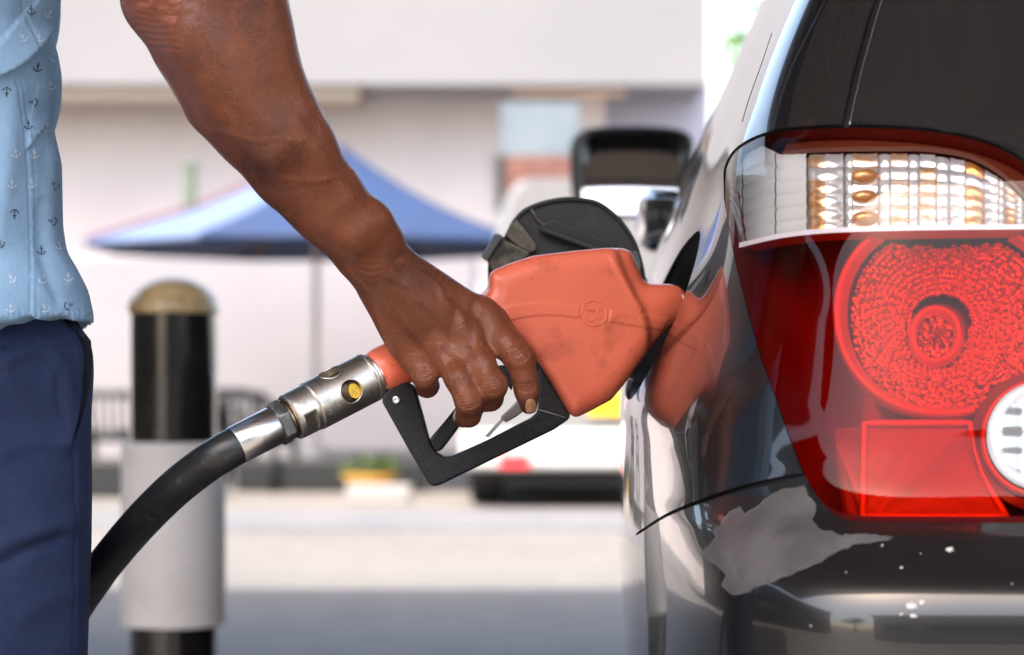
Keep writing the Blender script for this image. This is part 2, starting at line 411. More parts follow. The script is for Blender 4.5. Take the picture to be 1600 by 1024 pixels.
for i, (x, y, hh, cr, lb) in enumerate(((-14, -24, 7, 3.4, 'broad dark tree left of the station shop behind the camera'), (-5, -27, 8, 3.8, 'tallest dark tree behind the station shop roof'), (12, -25, 7.5, 3.6, 'dark tree right of the station shop behind the camera'))):
    tree(x, y, hh, cr, lb, 20 + i, m_leafd, 3500)

# ---- low pale trailer standing in front of the building wall
tr = thing('pale_trailer', (-1.8, 22, 0), 'long pale grey box trailer parked behind the blue parasol, low to the ground', 'trailer')
Yt = 22.0
o = MB().box((fx(-250, Yt), Yt, fz(722, Yt)), (fx(742, Yt), Yt + 2.3, fz(398, Yt))).build('body', M('trailer_skin', (.25, .24, .262), .5, var=(.6, (.235, .225, .25), .4, .6)), tr); bevel(o, .04)
MB().box((fx(-250, Yt), Yt - .02, fz(728, Yt)), (fx(742, Yt), Yt + 2.28, fz(722.3, Yt))).build('chassis', M('chassis_black', (.02, .02, .022), .6), tr)
for px in (160, 410, 610):
    x = fx(px, Yt)
    w = MB().rev((x, Yt + .06, .31), (x, Yt + .3, .31), [(0, .24), (.02, .31), (.22, .31), (.24, .24)], 28).build('wheel', M('tyre', (.02, .02, .02), .8), tr, True, 40)
    MB().rev((x, Yt + .045, .31), (x, Yt + .1, .31), [(0, .12), (.02, .16), (.05, .17)], 20).build('rim', M('rim_grey', (.35, .35, .37), .4, .6), w, True, 40)

# ---- parasol
Yp = 19.3
um = thing('parasol', (fx(515, Yp), Yp, 0), 'large blue market parasol with a left panel coloured pale for sun sheen and dark shaded underside', 'parasol')
cx, cy = fx(494, Yp), Yp; R_ = 1.86; zr = 1.925; za = fz(224, Yp)
m_blue = M('blue_canvas', (.009, .026, .085), .75, var=(1.5, (.012, .034, .10), .4, .6)); m_pale = M('sheen_and_print_pale', (.10, .145, .26), .75); m_maroon = M('maroon_tape', (.16, .05, .09), .8)
b = MB(); ang = [math.radians(-112.5 + 45 * k) for k in range(8)]
rim = [Vector((cx + R_ * math.cos(a), cy + R_ * math.sin(a), zr)) for a in ang]; apex = Vector((fx(528, Yp), cy, za))
for k in range(8):
    a0, a1 = rim[k], rim[(k+1) % 8]; n = 6; vs = []; fs = []
    for i in range(n + 1):
        t = i / n
        for j in range(n + 1):
            s = j / n; e = a0.lerp(a1, s); p = apex.lerp(e, t); sag = -.10 * math.sin(math.pi * t) * 1.0 - .05 * math.sin(math.pi * s) * t
            p = p + Vector((0, 0, sag)); vs.append(p)
    for i in range(n):
        for j in range(n): q = i*(n+1)+j; fs.append([q, q+1, q+n+2, q+n+1])
    b.cur = 1 if k in (7,) else 0; b.add(vs, fs)  # left panel coloured pale to stand for the sun's sheen
    b.add([a0, a1, a1 - Vector((0, 0, .05)), a0 - Vector((0, 0, .05))], [[0, 1, 2, 3]])
cn = mk('canopy', b.v, b.f, [m_blue, m_pale], um, True, midx=b.m); so = cn.modifiers.new('s', 'SOLIDIFY'); so.thickness = .006
b = MB()
for k in range(8): b.tube([apex + Vector((0, 0, -.08)), apex.lerp(rim[k], .5) + Vector((0, 0, -.14)), rim[k] + Vector((0, 0, -.03)) + (apex - rim[k]).normalized() * .04], .011, 6)
b.build('ribs', M('rib_wood', (.25, .14, .07), .6), um)
MB().tube([apex.lerp(rim[7], .12) + Vector((0, 0, -.01)), apex.lerp(rim[7], .55) + Vector((0, 0, -.06)), rim[7] + Vector((0, 0, .01))], .014, 6).build('seam_tape', m_maroon, um)
MB().rev((cx, cy, 0), (cx, cy, za), [(0, .024), (za - .05, .024)], 14).build('pole', M('pole_pale', (.50, .42, .42), .5), um, True, 40)
o = MB().rev((cx, cy, 0), (cx, cy, .5), [(0, .22), (.06, .22), (.09, .07), (.34, .065)], 24).build('base', M('base_white', (.62, .6, .62), .6), um, True, 40)
# printed emblem on the right front panel: a disc and short bars
def on_panel(k, t, s, out=.012):
    e = rim[k].lerp(rim[(k+1) % 8], s); p = apex.lerp(e, t); return p + Vector((0, -out, out - .10 * math.sin(math.pi * t) - .05 * math.sin(math.pi * s) * t))
b = MB()
ring = [on_panel(0, .52 + .11 * math.sin(q), .72 + .16 * math.cos(q), .03) for q in [2 * math.pi * i / 20 for i in range(20)]]
b.add(ring, [list(range(20))[::-1]])
for t0, s0, s1 in ((.72, .45, .95), (.84, .5, .9)):
    b.add([on_panel(0, t0, s0, .03), on_panel(0, t0, s1, .03), on_panel(0, t0 + .05, s1, .03), on_panel(0, t0 + .05, s0, .03)], [[0, 1, 2, 3]])
b.build('printed_emblem', m_pale, um)

# ---- patio chairs and pots near the parasol
m_chair = M('black_chair_plastic', (.012, .014, .016), .5)
def chair(x, y, rz, label):
    t = thing('patio_chair', (x, y, 0), label, 'chair', 'black patio chairs round the parasol'); t.rotation_euler = (0, 0, rz)
    def q(b, n): 
        o = MB(); me = b
        ob = mk(n, [v for v in b.v], b.f, m_chair, None, True); ob.parent = t; return ob
    b = MB(); b.box((-.23, -.23, .36), (.23, .23, .45)); q(b, 'seat')
    b = MB(); b.tube([(-.22, .22, .43), (-.23, .27, .66), (-.15, .29, .74), (.15, .29, .74), (.23, .27, .66), (.22, .22, .43)], .034, 8); q(b, 'back_frame')
    b = MB()
    for i in range(5): b.tube([(-.14 + .07*i, .235, .44), (-.14 + .07*i, .285, .73)], .011, 6)
    q(b, 'backrest')
    for sx in (-1, 1):
        b = MB(); b.tube([(.2*sx, -.2, .42), (.22*sx, -.24, 0)], .032, 8); q(b, 'leg')
        b = MB(); b.tube([(.2*sx, .2, .42), (.23*sx, .27, 0)], .032, 8); q(b, 'leg')
        b = MB(); b.tube([(.22*sx, .24, .6), (.26*sx, 0, .62), (.24*sx, -.2, .62), (.21*sx, -.21, .43)], .018, 8); q(b, 'armrest')
chair(fx(178, 19.4), 19.4, math.pi, 'black patio chair with arched back at far left beside the trousers')
chair(fx(405, 18.6), 18.6, math.pi*.9, 'black patio chair right of the bollard under the parasol')
chair(fx(378, 20.6), 20.6, .5, 'black patio chair nearly hidden behind the bollard sleeve')
def pot(px, Y, r, h, mat, label, plant=False):
    t = thing('plant_pot', (fx(px, Y), Y, 0), label, 'plant pot'); x = fx(px, Y)
    MB().rev((x, Y, 0), (x, Y, h), [(0, r*.75), (h*.85, r), (h*.86, r*1.1), (h, r*1.1), (h, r*.95), (h*.9, r*.93)], 24).build('pot', mat, t, True, 40)
    leafy('leaves', (x, Y, h + .06), (r*1.2, r*1.2, .12), 120, .05, m_leafd, t, 9)
pot(578, 17.8, .19, .16, M('mustard_clay', (.55, .30, .05), .7), 'low mustard yellow plant pot right of the parasol foot')
tro = thing('planter_trough', (fx(500, 18.3), 18.3, 0), 'long low black planter trough on the ground behind the hose coupling', 'planter')
o = MB().box((fx(372, 18.5), 18.4, 0), (fx(668, 18.5), 18.75, .24)).build('trough', m_chair, tro); bevel(o, .02)
leafy('leaves', (fx(558, 18.6), 18.6, .22), (.62, .10, .03), 160, .03, m_leafd, tro, 12)
tro2 = thing('planter_trough', (fx(215, 17.6), 17.6, 0), 'shorter black planter trough behind the bollard, left of the chairs', 'planter')
o = MB().box((fx(60, 17.6), 17.5, 0), (fx(345, 17.6), 17.9, .27)).build('trough', m_chair, tro2); bevel(o, .02)
leafy('leaves', (fx(195, 17.7), 17.7, .26), (.5, .10, .03), 160, .03, m_leafd, tro2, 13)
gb = MB().box((fx(540, 16.8), 16.8, 0), (fx(640, 16.8), 17.1, .12)).build('concrete_block', M('grey_block', (.28, .27, .27), .9, bump=(30, .4, .005))); bevel(gb, .012); tag(gb, 'flat grey concrete block lying in front of the mustard pot', 'block')
gp = thing('green_post', (fx(297, 26.5), 26.5, 0), 'dark green post standing up behind the left slope of the parasol', 'post')
MB().rev((gp.location.x, 26.5, 0), (gp.location.x, 26.5, 3), [(0, .07), (fz(262, 26.5), .07), (fz(262, 26.5) + .01, .05)], 16).build('shaft', M('green_post_paint', (.10, .14, .10), .6), gp, True, 40)
MB().rev((gp.location.x, 26.5, fz(262, 26.5)), (gp.location.x, 26.5, 4), [(0, .09), (.04, .09), (.07, .02)], 16).build('cap', M('green_post_paint', (.10, .14, .10)), gp, True, 40)

# ---- white van seen from the rear
Yv = 16.2
van = thing('white_van', (fx(955, Yv), Yv, 0), 'white van parked nose away behind the nozzle, yellow plate and red reflector', 'van')
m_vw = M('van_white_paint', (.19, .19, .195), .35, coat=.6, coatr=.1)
x0, x1 = fx(722, Yv), fx(1195, Yv)
rings = []
for (y, a, zt) in ((Yv, .10, .0), (Yv + .06, .02, .02), (Yv + 1.0, 0, .05), (Yv + 2.6, 0, .05), (Yv + 3.1, .06, -.35), (Yv + 3.6, .06, -.85), (Yv + 4.2, .12, -1.0)):
    zt_ = fz(285, Yv) + zt; rings.append([(x0 + a, y, .30), (x0 + a - .02, y, .6), (x0 + a, y, 1.0), (x0 + a + .13, y, min(1.5, zt_ - .3)), (x0 + a + .27, y, zt_ - .12), (x0 + a + .36, y, zt_),
                 (x1 - a - .36, y, zt_), (x1 - a - .27, y, zt_ - .12), (x1 - a - .13, y, min(1.5, zt_ - .3)), (x1 - a, y, 1.0), (x1 - a + .02, y, .6), (x1 - a, y, .30)])
vs = [p for r in rings for p in r]; fs = []; n = 12
for i in range(len(rings) - 1):
    for j in range(n): fs.append([i*n+j, i*n+(j+1) % n, (i+1)*n+(j+1) % n, (i+1)*n+j])
fs.append(list(range(n))); fs.append([(len(rings)-1)*n + j for j in range(n)][::-1])
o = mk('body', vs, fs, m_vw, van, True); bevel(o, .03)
o = MB().box((x0 - .01, Yv - .12, .26), (x1 + .01, Yv - .003, .52)).build('rear_bumper', M('van_bumper', (.52, .52, .52), .5), van); bevel(o, .04)
MB().box((x0 + .25, Yv - .16, .28), (x0 + .45, Yv - .123, .36)).build('red_reflector', M('red_plastic', (.75, .03, .04), .3), van)
MB().box((x1 - .45, Yv - .16, .28), (x1 - .25, Yv - .123, .36)).build('red_reflector', MATS['red_plastic'], van)
MB().box((fx(918, Yv), Yv - .035, fz(648, Yv)), (fx(1040, Yv), Yv - .015, fz(612, Yv))).build('number_plate', M('yellow_plate', (.95, .62, .02), .4), van)
MB().box((x0 + .02, Yv + .3, .17), (x1 - .02, Yv + 3.9, .30)).build('underbody', M('chassis_black', (.02, .02, .022)), van)
for sx in (x0 + .04, x1 - .28):
    for yy in (Yv + .7, Yv + 3.2):
        w = MB().rev((sx, yy, .31), (sx + .24, yy, .31), [(0, .24), (.02, .31), (.22, .31), (.24, .24)], 28).build('wheel', MATS['tyre'], van, True, 40)
        MB().rev((sx - .01, yy, .31), (sx + .25, yy, .31), [(0, .1), (.01, .17), (.25, .17), (.26, .1)], 20).build('rim', MATS['rim_grey'], w, True, 40)
for px in (735,):
    MB().box((x0 + .03, Yv - .04, .75), (x0 + .17, Yv - .004, 1.25)).build('tail_light', M('pale_red_plastic', (.7, .45, .45), .3), van)
    MB().box((x1 - .17, Yv - .04, .75), (x1 - .03, Yv - .004, 1.25)).build('tail_light', MATS['pale_red_plastic'], van)
MB().box((fx(958.5, Yv), Yv - .006, .55), (fx(961.5, Yv), Yv + .02, 2.0)).build('door_gap', MATS['chassis_black'], van)

# ---- bollard
Yb = 3.85; bx = fx(271, Yb)
bo = thing('bollard', (bx, Yb, 0), 'black steel bollard with domed concrete top and white sleeve behind the hose', 'bollard')
m_bb = M('gloss_black_steel', (.014, .012, .011), .16, coat=1, bump=(14, .15, .01), rvar=(8, .35))
r1 = 67.5 / F * Yb; r2 = 81 / F * Yb; r3 = 71.5 / F * Yb
za_, zb_, zc_ = fz(975, Yb), fz(690, Yb), fz(488, Yb)
MB().rev((bx, Yb, 0), (bx, Yb, 2), [(0, r1), (zc_, r1)], 48).build('post', m_bb, bo, True, 40)
o = MB().rev((bx, Yb, za_), (bx, Yb, 2), [(0, r1 + .001), (0, r2), (zb_ - za_ - .006, r2), (zb_ - za_, r2 - .006), (zb_ - za_, r1 + .001)], 48, False).build('sleeve', M('white_sleeve_plastic', (.92, .85, .81), .45, var=(6, (.80, .74, .70), .5, .7)), bo, True, 40)
hh = fz(435, Yb) - zc_
MB().rev((bx, Yb, zc_ - .002), (bx, Yb, 2), [(0, r3 * .98), (.004, r3)] + [(.004 + hh * math.sin(q), r3 * math.cos(q)) for q in [math.radians(a) for a in range(6, 90, 7)]], 48).build('dome_cap', M('cream_concrete', (.68, .48, .24), .3, coat=.4, var=(25, (.42, .27, .12), .45, .6), bump=(60, .3, .003)), bo, True, 60)
# ================================================================ THE CAR
YAW = math.atan(.0445); CY, SY = math.cos(YAW), math.sin(YAW)
# rows: height, then control points (inward offset, distance) from the nose round the left side to the rear centre line
def row(z, far, s195, s171, s156, c6, c7, c8, yr, nose, ncorn):
    q = .85 - far
    front = [(.85, nose), (far + .5 * q, nose - .03), (far + .2 * q, nose - .12), (far + ncorn * q / .85, nose - .38)]
    a = 4.6 if nose > 5.1 else nose - .75; e = c6[1]
    ys = (1.95, 1.71, 1.56) if e < 1.52 else (e + .38, e + .19, e + .065)
    e0 = max(ys[0] + .12, 2.35 if e < 1.7 else 0); y4 = [a + (e0 - a) * k / 3 for k in range(4)] if e > 1.6 or nose < 4.2 else [a, 3.7, 3.0, 2.35]
    side = [(far, y4[0]), (far, y4[1]), (far, y4[2]), (far, y4[3]), (s195, ys[0]), (s171, ys[1]), (s156, ys[2])]
    rear = [c6, c7, c8, (.24, yr + .012), (.42, yr), (.85, yr - .012)]
    return z, front + side + rear
ROWS = [
 row(.22, .10, .10, .11, .125, (.14, 1.50), (.18, 1.455), (.22, 1.44), 1.42, 5.35, .05),
 row(.40, .03, .03, .036, .055, (.085, 1.46), (.115, 1.405), (.16, 1.375), 1.35, 5.48, .05),
 row(.60, .008, .008, .012, .030, (.058, 1.44), (.09, 1.375), (.14, 1.34), 1.315, 5.5, .05),
 row(.70, .004, .004, .008, .024, (.050, 1.435), (.082, 1.365), (.135, 1.328), 1.305, 5.5, .05),
 row(.765, 0, 0, .006, .022, (.046, 1.43), (.078, 1.358), (.13, 1.322), 1.30, 5.5, .05),
 row(.800, 0, 0, .006, .022, (.046, 1.435), (.078, 1.362), (.13, 1.328), 1.306, 5.5, .05),
 row(.825, 0, 0, .007, .024, (.048, 1.45), (.082, 1.385), (.135, 1.355), 1.335, 5.5, .05),
 row(.842, 0, 0, .008, .027, (.052, 1.465), (.09, 1.405), (.14, 1.378), 1.36, 5.48, .05),
 row(.87, 0, .001, .009, .031, (.057, 1.475), (.094, 1.417), (.145, 1.389), 1.372, 5.45, .05),
 row(.90, 0, .002, .011, .036, (.062, 1.48), (.097, 1.427), (.145, 1.396), 1.378, 5.3, .06),
 row(.95, .007, .016, .033, .052, (.070, 1.495), (.098, 1.445), (.145, 1.410), 1.392, 4.85, .06),
 row(1.00, .022, .036, .053, .064, (.075, 1.505), (.098, 1.460), (.145, 1.424), 1.404, 4.65, .06),
 row(1.05, .040, .053, .065, .0715, (.081, 1.515), (.102, 1.475), (.147, 1.444), 1.424, 4.5, .06),
 row(1.09, .055, .066, .076, .082, (.091, 1.535), (.110, 1.50), (.152, 1.47), 1.455, 4.4, .06),
 row(1.14, .076, .086, .096, .102, (.111, 1.565), (.130, 1.535), (.170, 1.51), 1.497, 4.3, .06),
 row(1.22, .112, .122, .132, .140, (.150, 1.61), (.170, 1.585), (.205, 1.567), 1.557, 4.15, .06),
 row(1.32, .155, .166, .178, .188, (.200, 1.68), (.215, 1.66), (.245, 1.645), 1.636, 3.95, .06),
 row(1.41, .205, .218, .234, .246, (.258, 1.76), (.27, 1.74), (.29, 1.727), 1.72, 3.7, .06),
 row(1.465, .27, .285, .305, .315, (.325, 1.83), (.34, 1.81), (.355, 1.80), 1.79, 3.5, .05),
 row(1.495, .40, .41, .43, .44, (.45, 1.92), (.46, 1.91), (.47, 1.90), 1.895, 3.3, .03),
 row(1.503, .60, .61, .62, .63, (.64, 2.1), (.645, 2.09), (.65, 2.085), 2.08, 3.1, .02),
]
CTRL = np.array([[(p[0], p[1], z) for p in pts] for z, pts in ROWS])   # rows x cols x 3 (offset, dist, z)
for k in range(CTRL.shape[0]):          # keep plan order sane on the upper rows
    for j in range(8, CTRL.shape[1]):
        pass
NV, NU = CTRL.shape[:2]
def cr(t):
    return np.stack([-.5*t + t*t - .5*t**3, 1 - 2.5*t*t + 1.5*t**3, .5*t + 2*t*t - 1.5*t**3, -.5*t*t + .5*t**3], -1)
def S(u, v, der=False):
    """car skin: world points for parameter arrays u (round the plan), v (up)"""
    u = np.clip(np.asarray(u, float), 0, NU - 1 - 1e-9); v = np.clip(np.asarray(v, float), 0, NV - 1 - 1e-9)
    iu = np.floor(u).astype(int); iv = np.floor(v).astype(int); wu = cr(u - iu); wv = cr(v - iv)
    out = np.zeros(u.shape + (3,))
    for a in range(4):
        ja = np.clip(iv + a - 1, 0, NV - 1)
        for b in range(4):
            jb = np.clip(iu + b - 1, 0, NU - 1)
            out += (wv[..., a] * wu[..., b])[..., None] * CTRL[ja, jb]
    x, y, z = out[..., 0], out[..., 1], out[..., 2]
    return np.stack([x * CY + y * SY, -x * SY + y * CY, z], -1)
def SN(u, v):
    e = 1e-3
    du = S(np.asarray(u) + e, v) - S(np.asarray(u) - e, v); dv = S(u, np.asarray(v) + e) - S(u, np.asarray(v) - e)
    n = np.cross(du, dv); n /= np.linalg.norm(n, axis=-1)[..., None] + 1e-15
    return n
# outward orientation check at the rear
_sg = 1.0 if SN(np.array([15.]), np.array([8.]))[0][1] < 0 else -1.0
def SNo(u, v): return SN(u, v) * _sg
def pix(p): return PX0 + F * p[..., 0] / p[..., 1], PY0 - F * (p[..., 2] - H) / p[..., 1]
UA, UB, VA, VB = 8.0, 15.6, 2.0, NV - 2.2
_gu, _gv = np.meshgrid(np.linspace(UA, UB, 260), np.linspace(VA, VB, 200), indexing='ij')
_gp = S(_gu, _gv); _gx, _gy = pix(_gp); _gn = SNo(_gu, _gv); _vis = ((_gp - np.array([0, 0, H])) * _gn).sum(-1) < 0
_fx, _fy, _fu, _fv = _gx[_vis], _gy[_vis], _gu[_vis], _gv[_vis]
def inv(px, py):
    """pixel of the photograph -> (u, v) on the skin (nearest sample, then Newton)"""
    px = np.atleast_1d(np.asarray(px, float)); py = np.atleast_1d(np.asarray(py, float)); u = np.zeros(px.shape); v = np.zeros(px.shape)
    for i in np.ndindex(px.shape):
        k = np.argmin((_fx - px[i])**2 + (_fy - py[i])**2); u[i], v[i] = _fu[k], _fv[k]
    for _ in range(6):
        x, y = pix(S(u, v)); e = 1e-4
        xu, yu = pix(S(u + e, v)); xv, yv = pix(S(u, v + e))
        a, b, c, d = (xu-x)/e, (xv-x)/e, (yu-y)/e, (yv-y)/e; det = a*d - b*c; det = np.where(abs(det) < 1e-6, 1e-6, det)
        rx, ry = px - x, py - y
        u = u + np.clip((d*rx - b*ry) / det, -.15, .15); v = v + np.clip((-c*rx + a*ry) / det, -.15, .15)
    return u, v
def on_skin(pts, off=0., step=None):
    """world points on the skin under a polyline given in photo pixels"""
    a = np.array(pts, float)
    if step:
        o = [a[0]]
        for i in range(len(a) - 1):
            n = max(1, int(np.hypot(*(a[i+1] - a[i])) / step))
            for k in range(1, n + 1): o.append(a[i] + (a[i+1] - a[i]) * k / n)
        a = np.array(o)
    u, v = inv(a[:, 0], a[:, 1]); return S(u, v) + SNo(u, v) * off

LAMP = smooth_poly([(1136,285),(1139,262),(1153,238),(1186,218),(1236,206),(1319,202),(1385,203),(1452,208),(1518,220),(1568,238),(1606,262),(1640,300),(1665,370),(1675,500),(1672,640),(1660,760)], 4, False)
LAMP += [(1650,796),(1630,808)] + smooth_poly([(1600,810),(1480,809.5),(1343,808),(1313,803),(1288,788),(1266,757),(1242,699),(1213,617),(1187,543),(1167,470),(1152,410),(1141,350),(1136,310)], 4, False)
def offset_poly(poly, d):
    a = np.array(poly); n = len(a); ar = .5 * np.sum(a[:, 0] * np.roll(a[:, 1], -1) - np.roll(a[:, 0], -1) * a[:, 1]); sg = 1 if ar > 0 else -1
    t = np.roll(a, -1, 0) - np.roll(a, 1, 0); t /= np.linalg.norm(t, axis=1)[:, None] + 1e-9
    dd = d if np.ndim(d) else np.full(n, d)
    return [tuple(p) for p in a + np.stack([t[:, 1], -t[:, 0]], 1) * sg * np.asarray(dd)[:, None]]
_la = np.array(LAMP); _w = np.where(_la[:, 1] < 300, 7.0, np.where(_la[:, 1] > 770, 7.5, 3.2))
_w = np.convolve(np.concatenate([_w[-3:], _w, _w[:3]]), np.ones(7) / 7, 'valid')
GAPO = offset_poly(LAMP, _w)
BSEAM = smooth_poly([(994,836),(1002,830),(1040,806),(1080,789),(1120,775),(1160,763),(1200,754),(1240,747),(1262,746)], 4, False)
BUMPER = BSEAM + [(1300,775),(1400,790),(1900,790),(1900,2600),(600,2600),(700,950)]
def band(pl, w0, w1=None):
    w1 = w1 or w0; a = np.array(pl); t = np.gradient(a, axis=0); t /= np.linalg.norm(t, axis=1)[:, None]; nn = np.stack([-t[:, 1], t[:, 0]], 1)
    w = np.linspace(w0, w1, len(a))[:, None] / 2
    return [tuple(p) for p in a + nn * w] + [tuple(p) for p in (a - nn * w)[::-1]]
SEAM = band(BSEAM, 2.5, 13)
TG = smooth_poly([(1412,-110),(1371,0),(1356,49),(1340,107),(1327,162),(1320,196)], 4, False)
TGB = band(TG, 12, 9)
GLASS = [(x + 6, y) for x, y in TG] + [(1322, 190), (1385, 194), (1452, 199), (1518, 210), (1568, 224), (1620, 250), (1800, 300), (1800, -110)]
DPIL = smooth_poly([(1345,-110),(1292,0),(1262,70),(1240,140),(1228,199)], 4, False); DPIL = DPIL + [(1320, 192)] + [(x - 6, y) for x, y in TG[::-1]]
HOLE = smooth_poly([(1093,361),(1092,385),(1081,428),(1068,466),(1052,506),(1034,541),(1013,582),(995,613),(983,625),(977,614),(982,588),(997,545),(1014,500),(1034,446),(1060,396),(1080,370)], 4)
WEAR = [(960 + x/2.5, 640 + y/2.5) for x, y in [(340,570),(400,500),(390,480),(450,400),(490,380),(510,410),(560,380),(620,330),(680,310),(740,300),(770,350),(785,400),(770,430),(800,470),(870,490),(960,490),(1085,500),(1020,515),(930,525),(860,560),(790,600),(700,640),(600,680),(540,700),(470,725),(420,690),(440,650),(410,620)]]
_w2 = []
for i in range(len(WEAR)):
    a, b = np.array(WEAR[i]), np.array(WEAR[(i+1) % len(WEAR)]); n = max(1, int(np.hypot(*(b - a)) / 7))
    for k in range(n): _w2.append(tuple(a + (b-a)*k/n + (RNG.normal(size=2) * (1.6 if k else 0))))
WEAR = _w2

DIV = [(1159,384),(1200,374),(1240,367),(1300,361.5),(1400,358.5),(1500,357),(1600,356),(1634,355)]
CLEAR = [(1136,310),(1136,285),(1139,262),(1153,238),(1186,218),(1206,213),(1214,239)] + smooth_poly([(1214,239),(1266,234),(1319,231.5),(1385,231),(1452,232),(1518,244),(1568,273),(1602,306),(1628,335),(1634,355)], 3, False)[1:] + DIV[::-1][1:] + [(1152,372),(1141,350)]
# ---- panels cut out of the skin: constrained triangulation in (u, v)
def dens(poly, step):
    o = []; n = len(poly)
    for i in range(n):
        a, b = np.array(poly[i]), np.array(poly[(i+1) % n]); m = max(1, int(np.hypot(*(b - a)) / step))
        for k in range(m): o.append(tuple(a + (b - a) * k / m))
    return o
du, dv = .05, .05
US = np.arange(UA, UB + 1e-6, du); VS = np.arange(VA, VB + 1e-6, dv); UB_, VB_ = US[-1], VS[-1]
pts2 = []; edges = []
for poly, st, closed in ((LAMP, 8, 1), (GAPO, 8, 1), (SEAM, 8, 1), (TGB, 10, 1), (HOLE, 6, 1), (WEAR, 6, 1), (DPIL, 10, 1), (CLEAR, 8, 1)):
    pl = dens(poly, st) if closed else poly
    a = np.array(pl); keep = (a[:, 0] > 930) & (a[:, 0] < 1760) & (a[:, 1] > -100) & (a[:, 1] < 1150)
    u, v = inv(a[:, 0], a[:, 1])
    keep &= (u > UA + .01) & (u < UB_ - .01) & (v > VA + .01) & (v < VB_ - .01)
    cx_, cy_ = pix(S(u, v)); keep &= (np.hypot(cx_ - a[:, 0], cy_ - a[:, 1]) < 3)
    base = len(pts2); m = len(a); pts2 += [(u[i], v[i]) for i in range(m)]
    for i in range(m):
        j = (i + 1) % m
        if keep[i] and keep[j] and abs(u[i]-u[j]) < .5 and abs(v[i]-v[j]) < .5: edges.append((base + i, base + j))
    for i in range(m):
        if not keep[i]: pts2[base + i] = (UA + du * 3, VA + dv * 3)
for i, a in enumerate(US):
    for j, b in enumerate(VS): pts2.append((float(a), float(b)))
cv, ce, cf, *_ = geometry.delaunay_2d_cdt([Vector(p) for p in pts2], edges, [], 0, 1e-5)
cu = np.array([p[0] for p in cv]); cvv = np.array([p[1] for p in cv]); T = np.array([list(f) for f in cf if len(f) == 3])
CP = S(cu, cvv); CN = SNo(cu, cvv)
tu, tv = cu[T].mean(1), cvv[T].mean(1); tp = S(tu, tv); tx, ty = pix(tp)
_n = SNo(tu, tv); front = ((tp - np.array([0, 0, H])) * _n).sum(-1) < 0
cls = np.zeros(len(T), int)                           # 0 body, 1 lamp, 2 gap, 3 bumper, 4 rear glass, 5 hole, 6 wear, 7 side black glass
cls[in_poly(tx, ty, BUMPER)] = 3
# behind the silhouette the bumper goes on along its own height
cls[(~front) & (tp[:, 2] < .80)] = 3
cls[front & in_poly(tx, ty, GLASS) ] = 4
cls[front & in_poly(tx, ty, DPIL)] = 7
cls[front & in_poly(tx, ty, WEAR) & (cls == 3)] = 6
cls[front & in_poly(tx, ty, SEAM)] = 2
cls[front & in_poly(tx, ty, TGB)] = 2
cls[front & in_poly(tx, ty, GAPO)] = 2
cls[front & in_poly(tx, ty, LAMP)] = 1
cls[front & in_poly(tx, ty, HOLE)] = 5
fl = np.cross(CP[T[:, 1]] - CP[T[:, 0]], CP[T[:, 2]] - CP[T[:, 0]]); flip = (fl * CN[T[:, 0]]).sum(1) < 0
T[flip] = T[flip][:, ::-1]
def boundary(tris):
    e = {}
    for t in tris:
        for k in range(3):
            a, b = int(t[k]), int(t[(k+1) % 3]); e[(a, b)] = 1
    return [(a, b) for (a, b) in e if (b, a) not in e]
def panel(name, tris, mat, parent, off=0., rim=0., midx=None, roll=.0006):
    """one panel: its own triangles, exact smooth normals, and a rim folded inwards along every free edge"""
    idx = np.unique(tris); mp = -np.ones(len(CP), int); mp[idx] = np.arange(len(idx))
    V = CP[idx] + CN[idx] * off; N = CN[idx]; Fc = mp[tris].tolist(); mi = list(midx) if midx is not None else [0] * len(Fc)
    if rim:
        bd = boundary(tris); bv = sorted({a for e in bd for a in e}); k0 = len(V); loc = {a: k0 + i for i, a in enumerate(bv)}
        V2 = np.array([CP[a] + CN[a] * (off - rim) for a in bv])
        # a second copy of the edge so that the rim has its own normals
        k1 = k0 + len(bv); loc2 = {a: k1 + i for i, a in enumerate(bv)}; V3 = np.array([CP[a] + CN[a] * off for a in bv])
        V = np.concatenate([V, V2, V3]); nn = np.zeros((len(bv), 3)); ix = {a: i for i, a in enumerate(bv)}
        for a, b in bd:
            fn = np.cross(CP[b] - CP[a], CN[a]); fn = fn / (np.linalg.norm(fn) + 1e-12); nn[ix[a]] += fn; nn[ix[b]] += fn
            Fc.append([loc2[a], loc[a], loc[b], loc2[b]]); mi.append(0)
        nn /= np.linalg.norm(nn, axis=1)[:, None] + 1e-12; N = np.concatenate([N, nn, nn])
    return mk(name, V, Fc, mat, parent, True, normals=N, midx=mi)

m_paint = M('black_car_paint', (.008, .008, .010), .25, coat=1.0, coatr=.015, spec=.5, bump=(2200, .02, .0002))
m_bpaint = M('black_bumper_paint', (.011, .010, .011), .30, coat=1.0, coatr=.03, bump=(1800, .03, .0002))
m_wear = M('peeled_lacquer', (.09, .084, .086), .5, coat=.5, coatr=.12, var=[(22, (.13, .12, .122), .42, .6), (60, (.075, .07, .073), .55, .68), (260, (.07, .065, .07), .62, .72)], bump=(300, .15, .0006))
m_glass = M('tinted_car_glass', (.022, .020, .019), .12, coat=1, coatr=.07)
m_rub = M('gap_rubber', (.006, .006, .007), .6)
m_dark = M('housing_dark', (.10, .012, .014), .35)
m_chrome = M('chrome', (.82, .82, .84), .06, 1.0)
m_alum = M('lamp_mirror_coat', (.86, .86, .88), .12, 1.0)

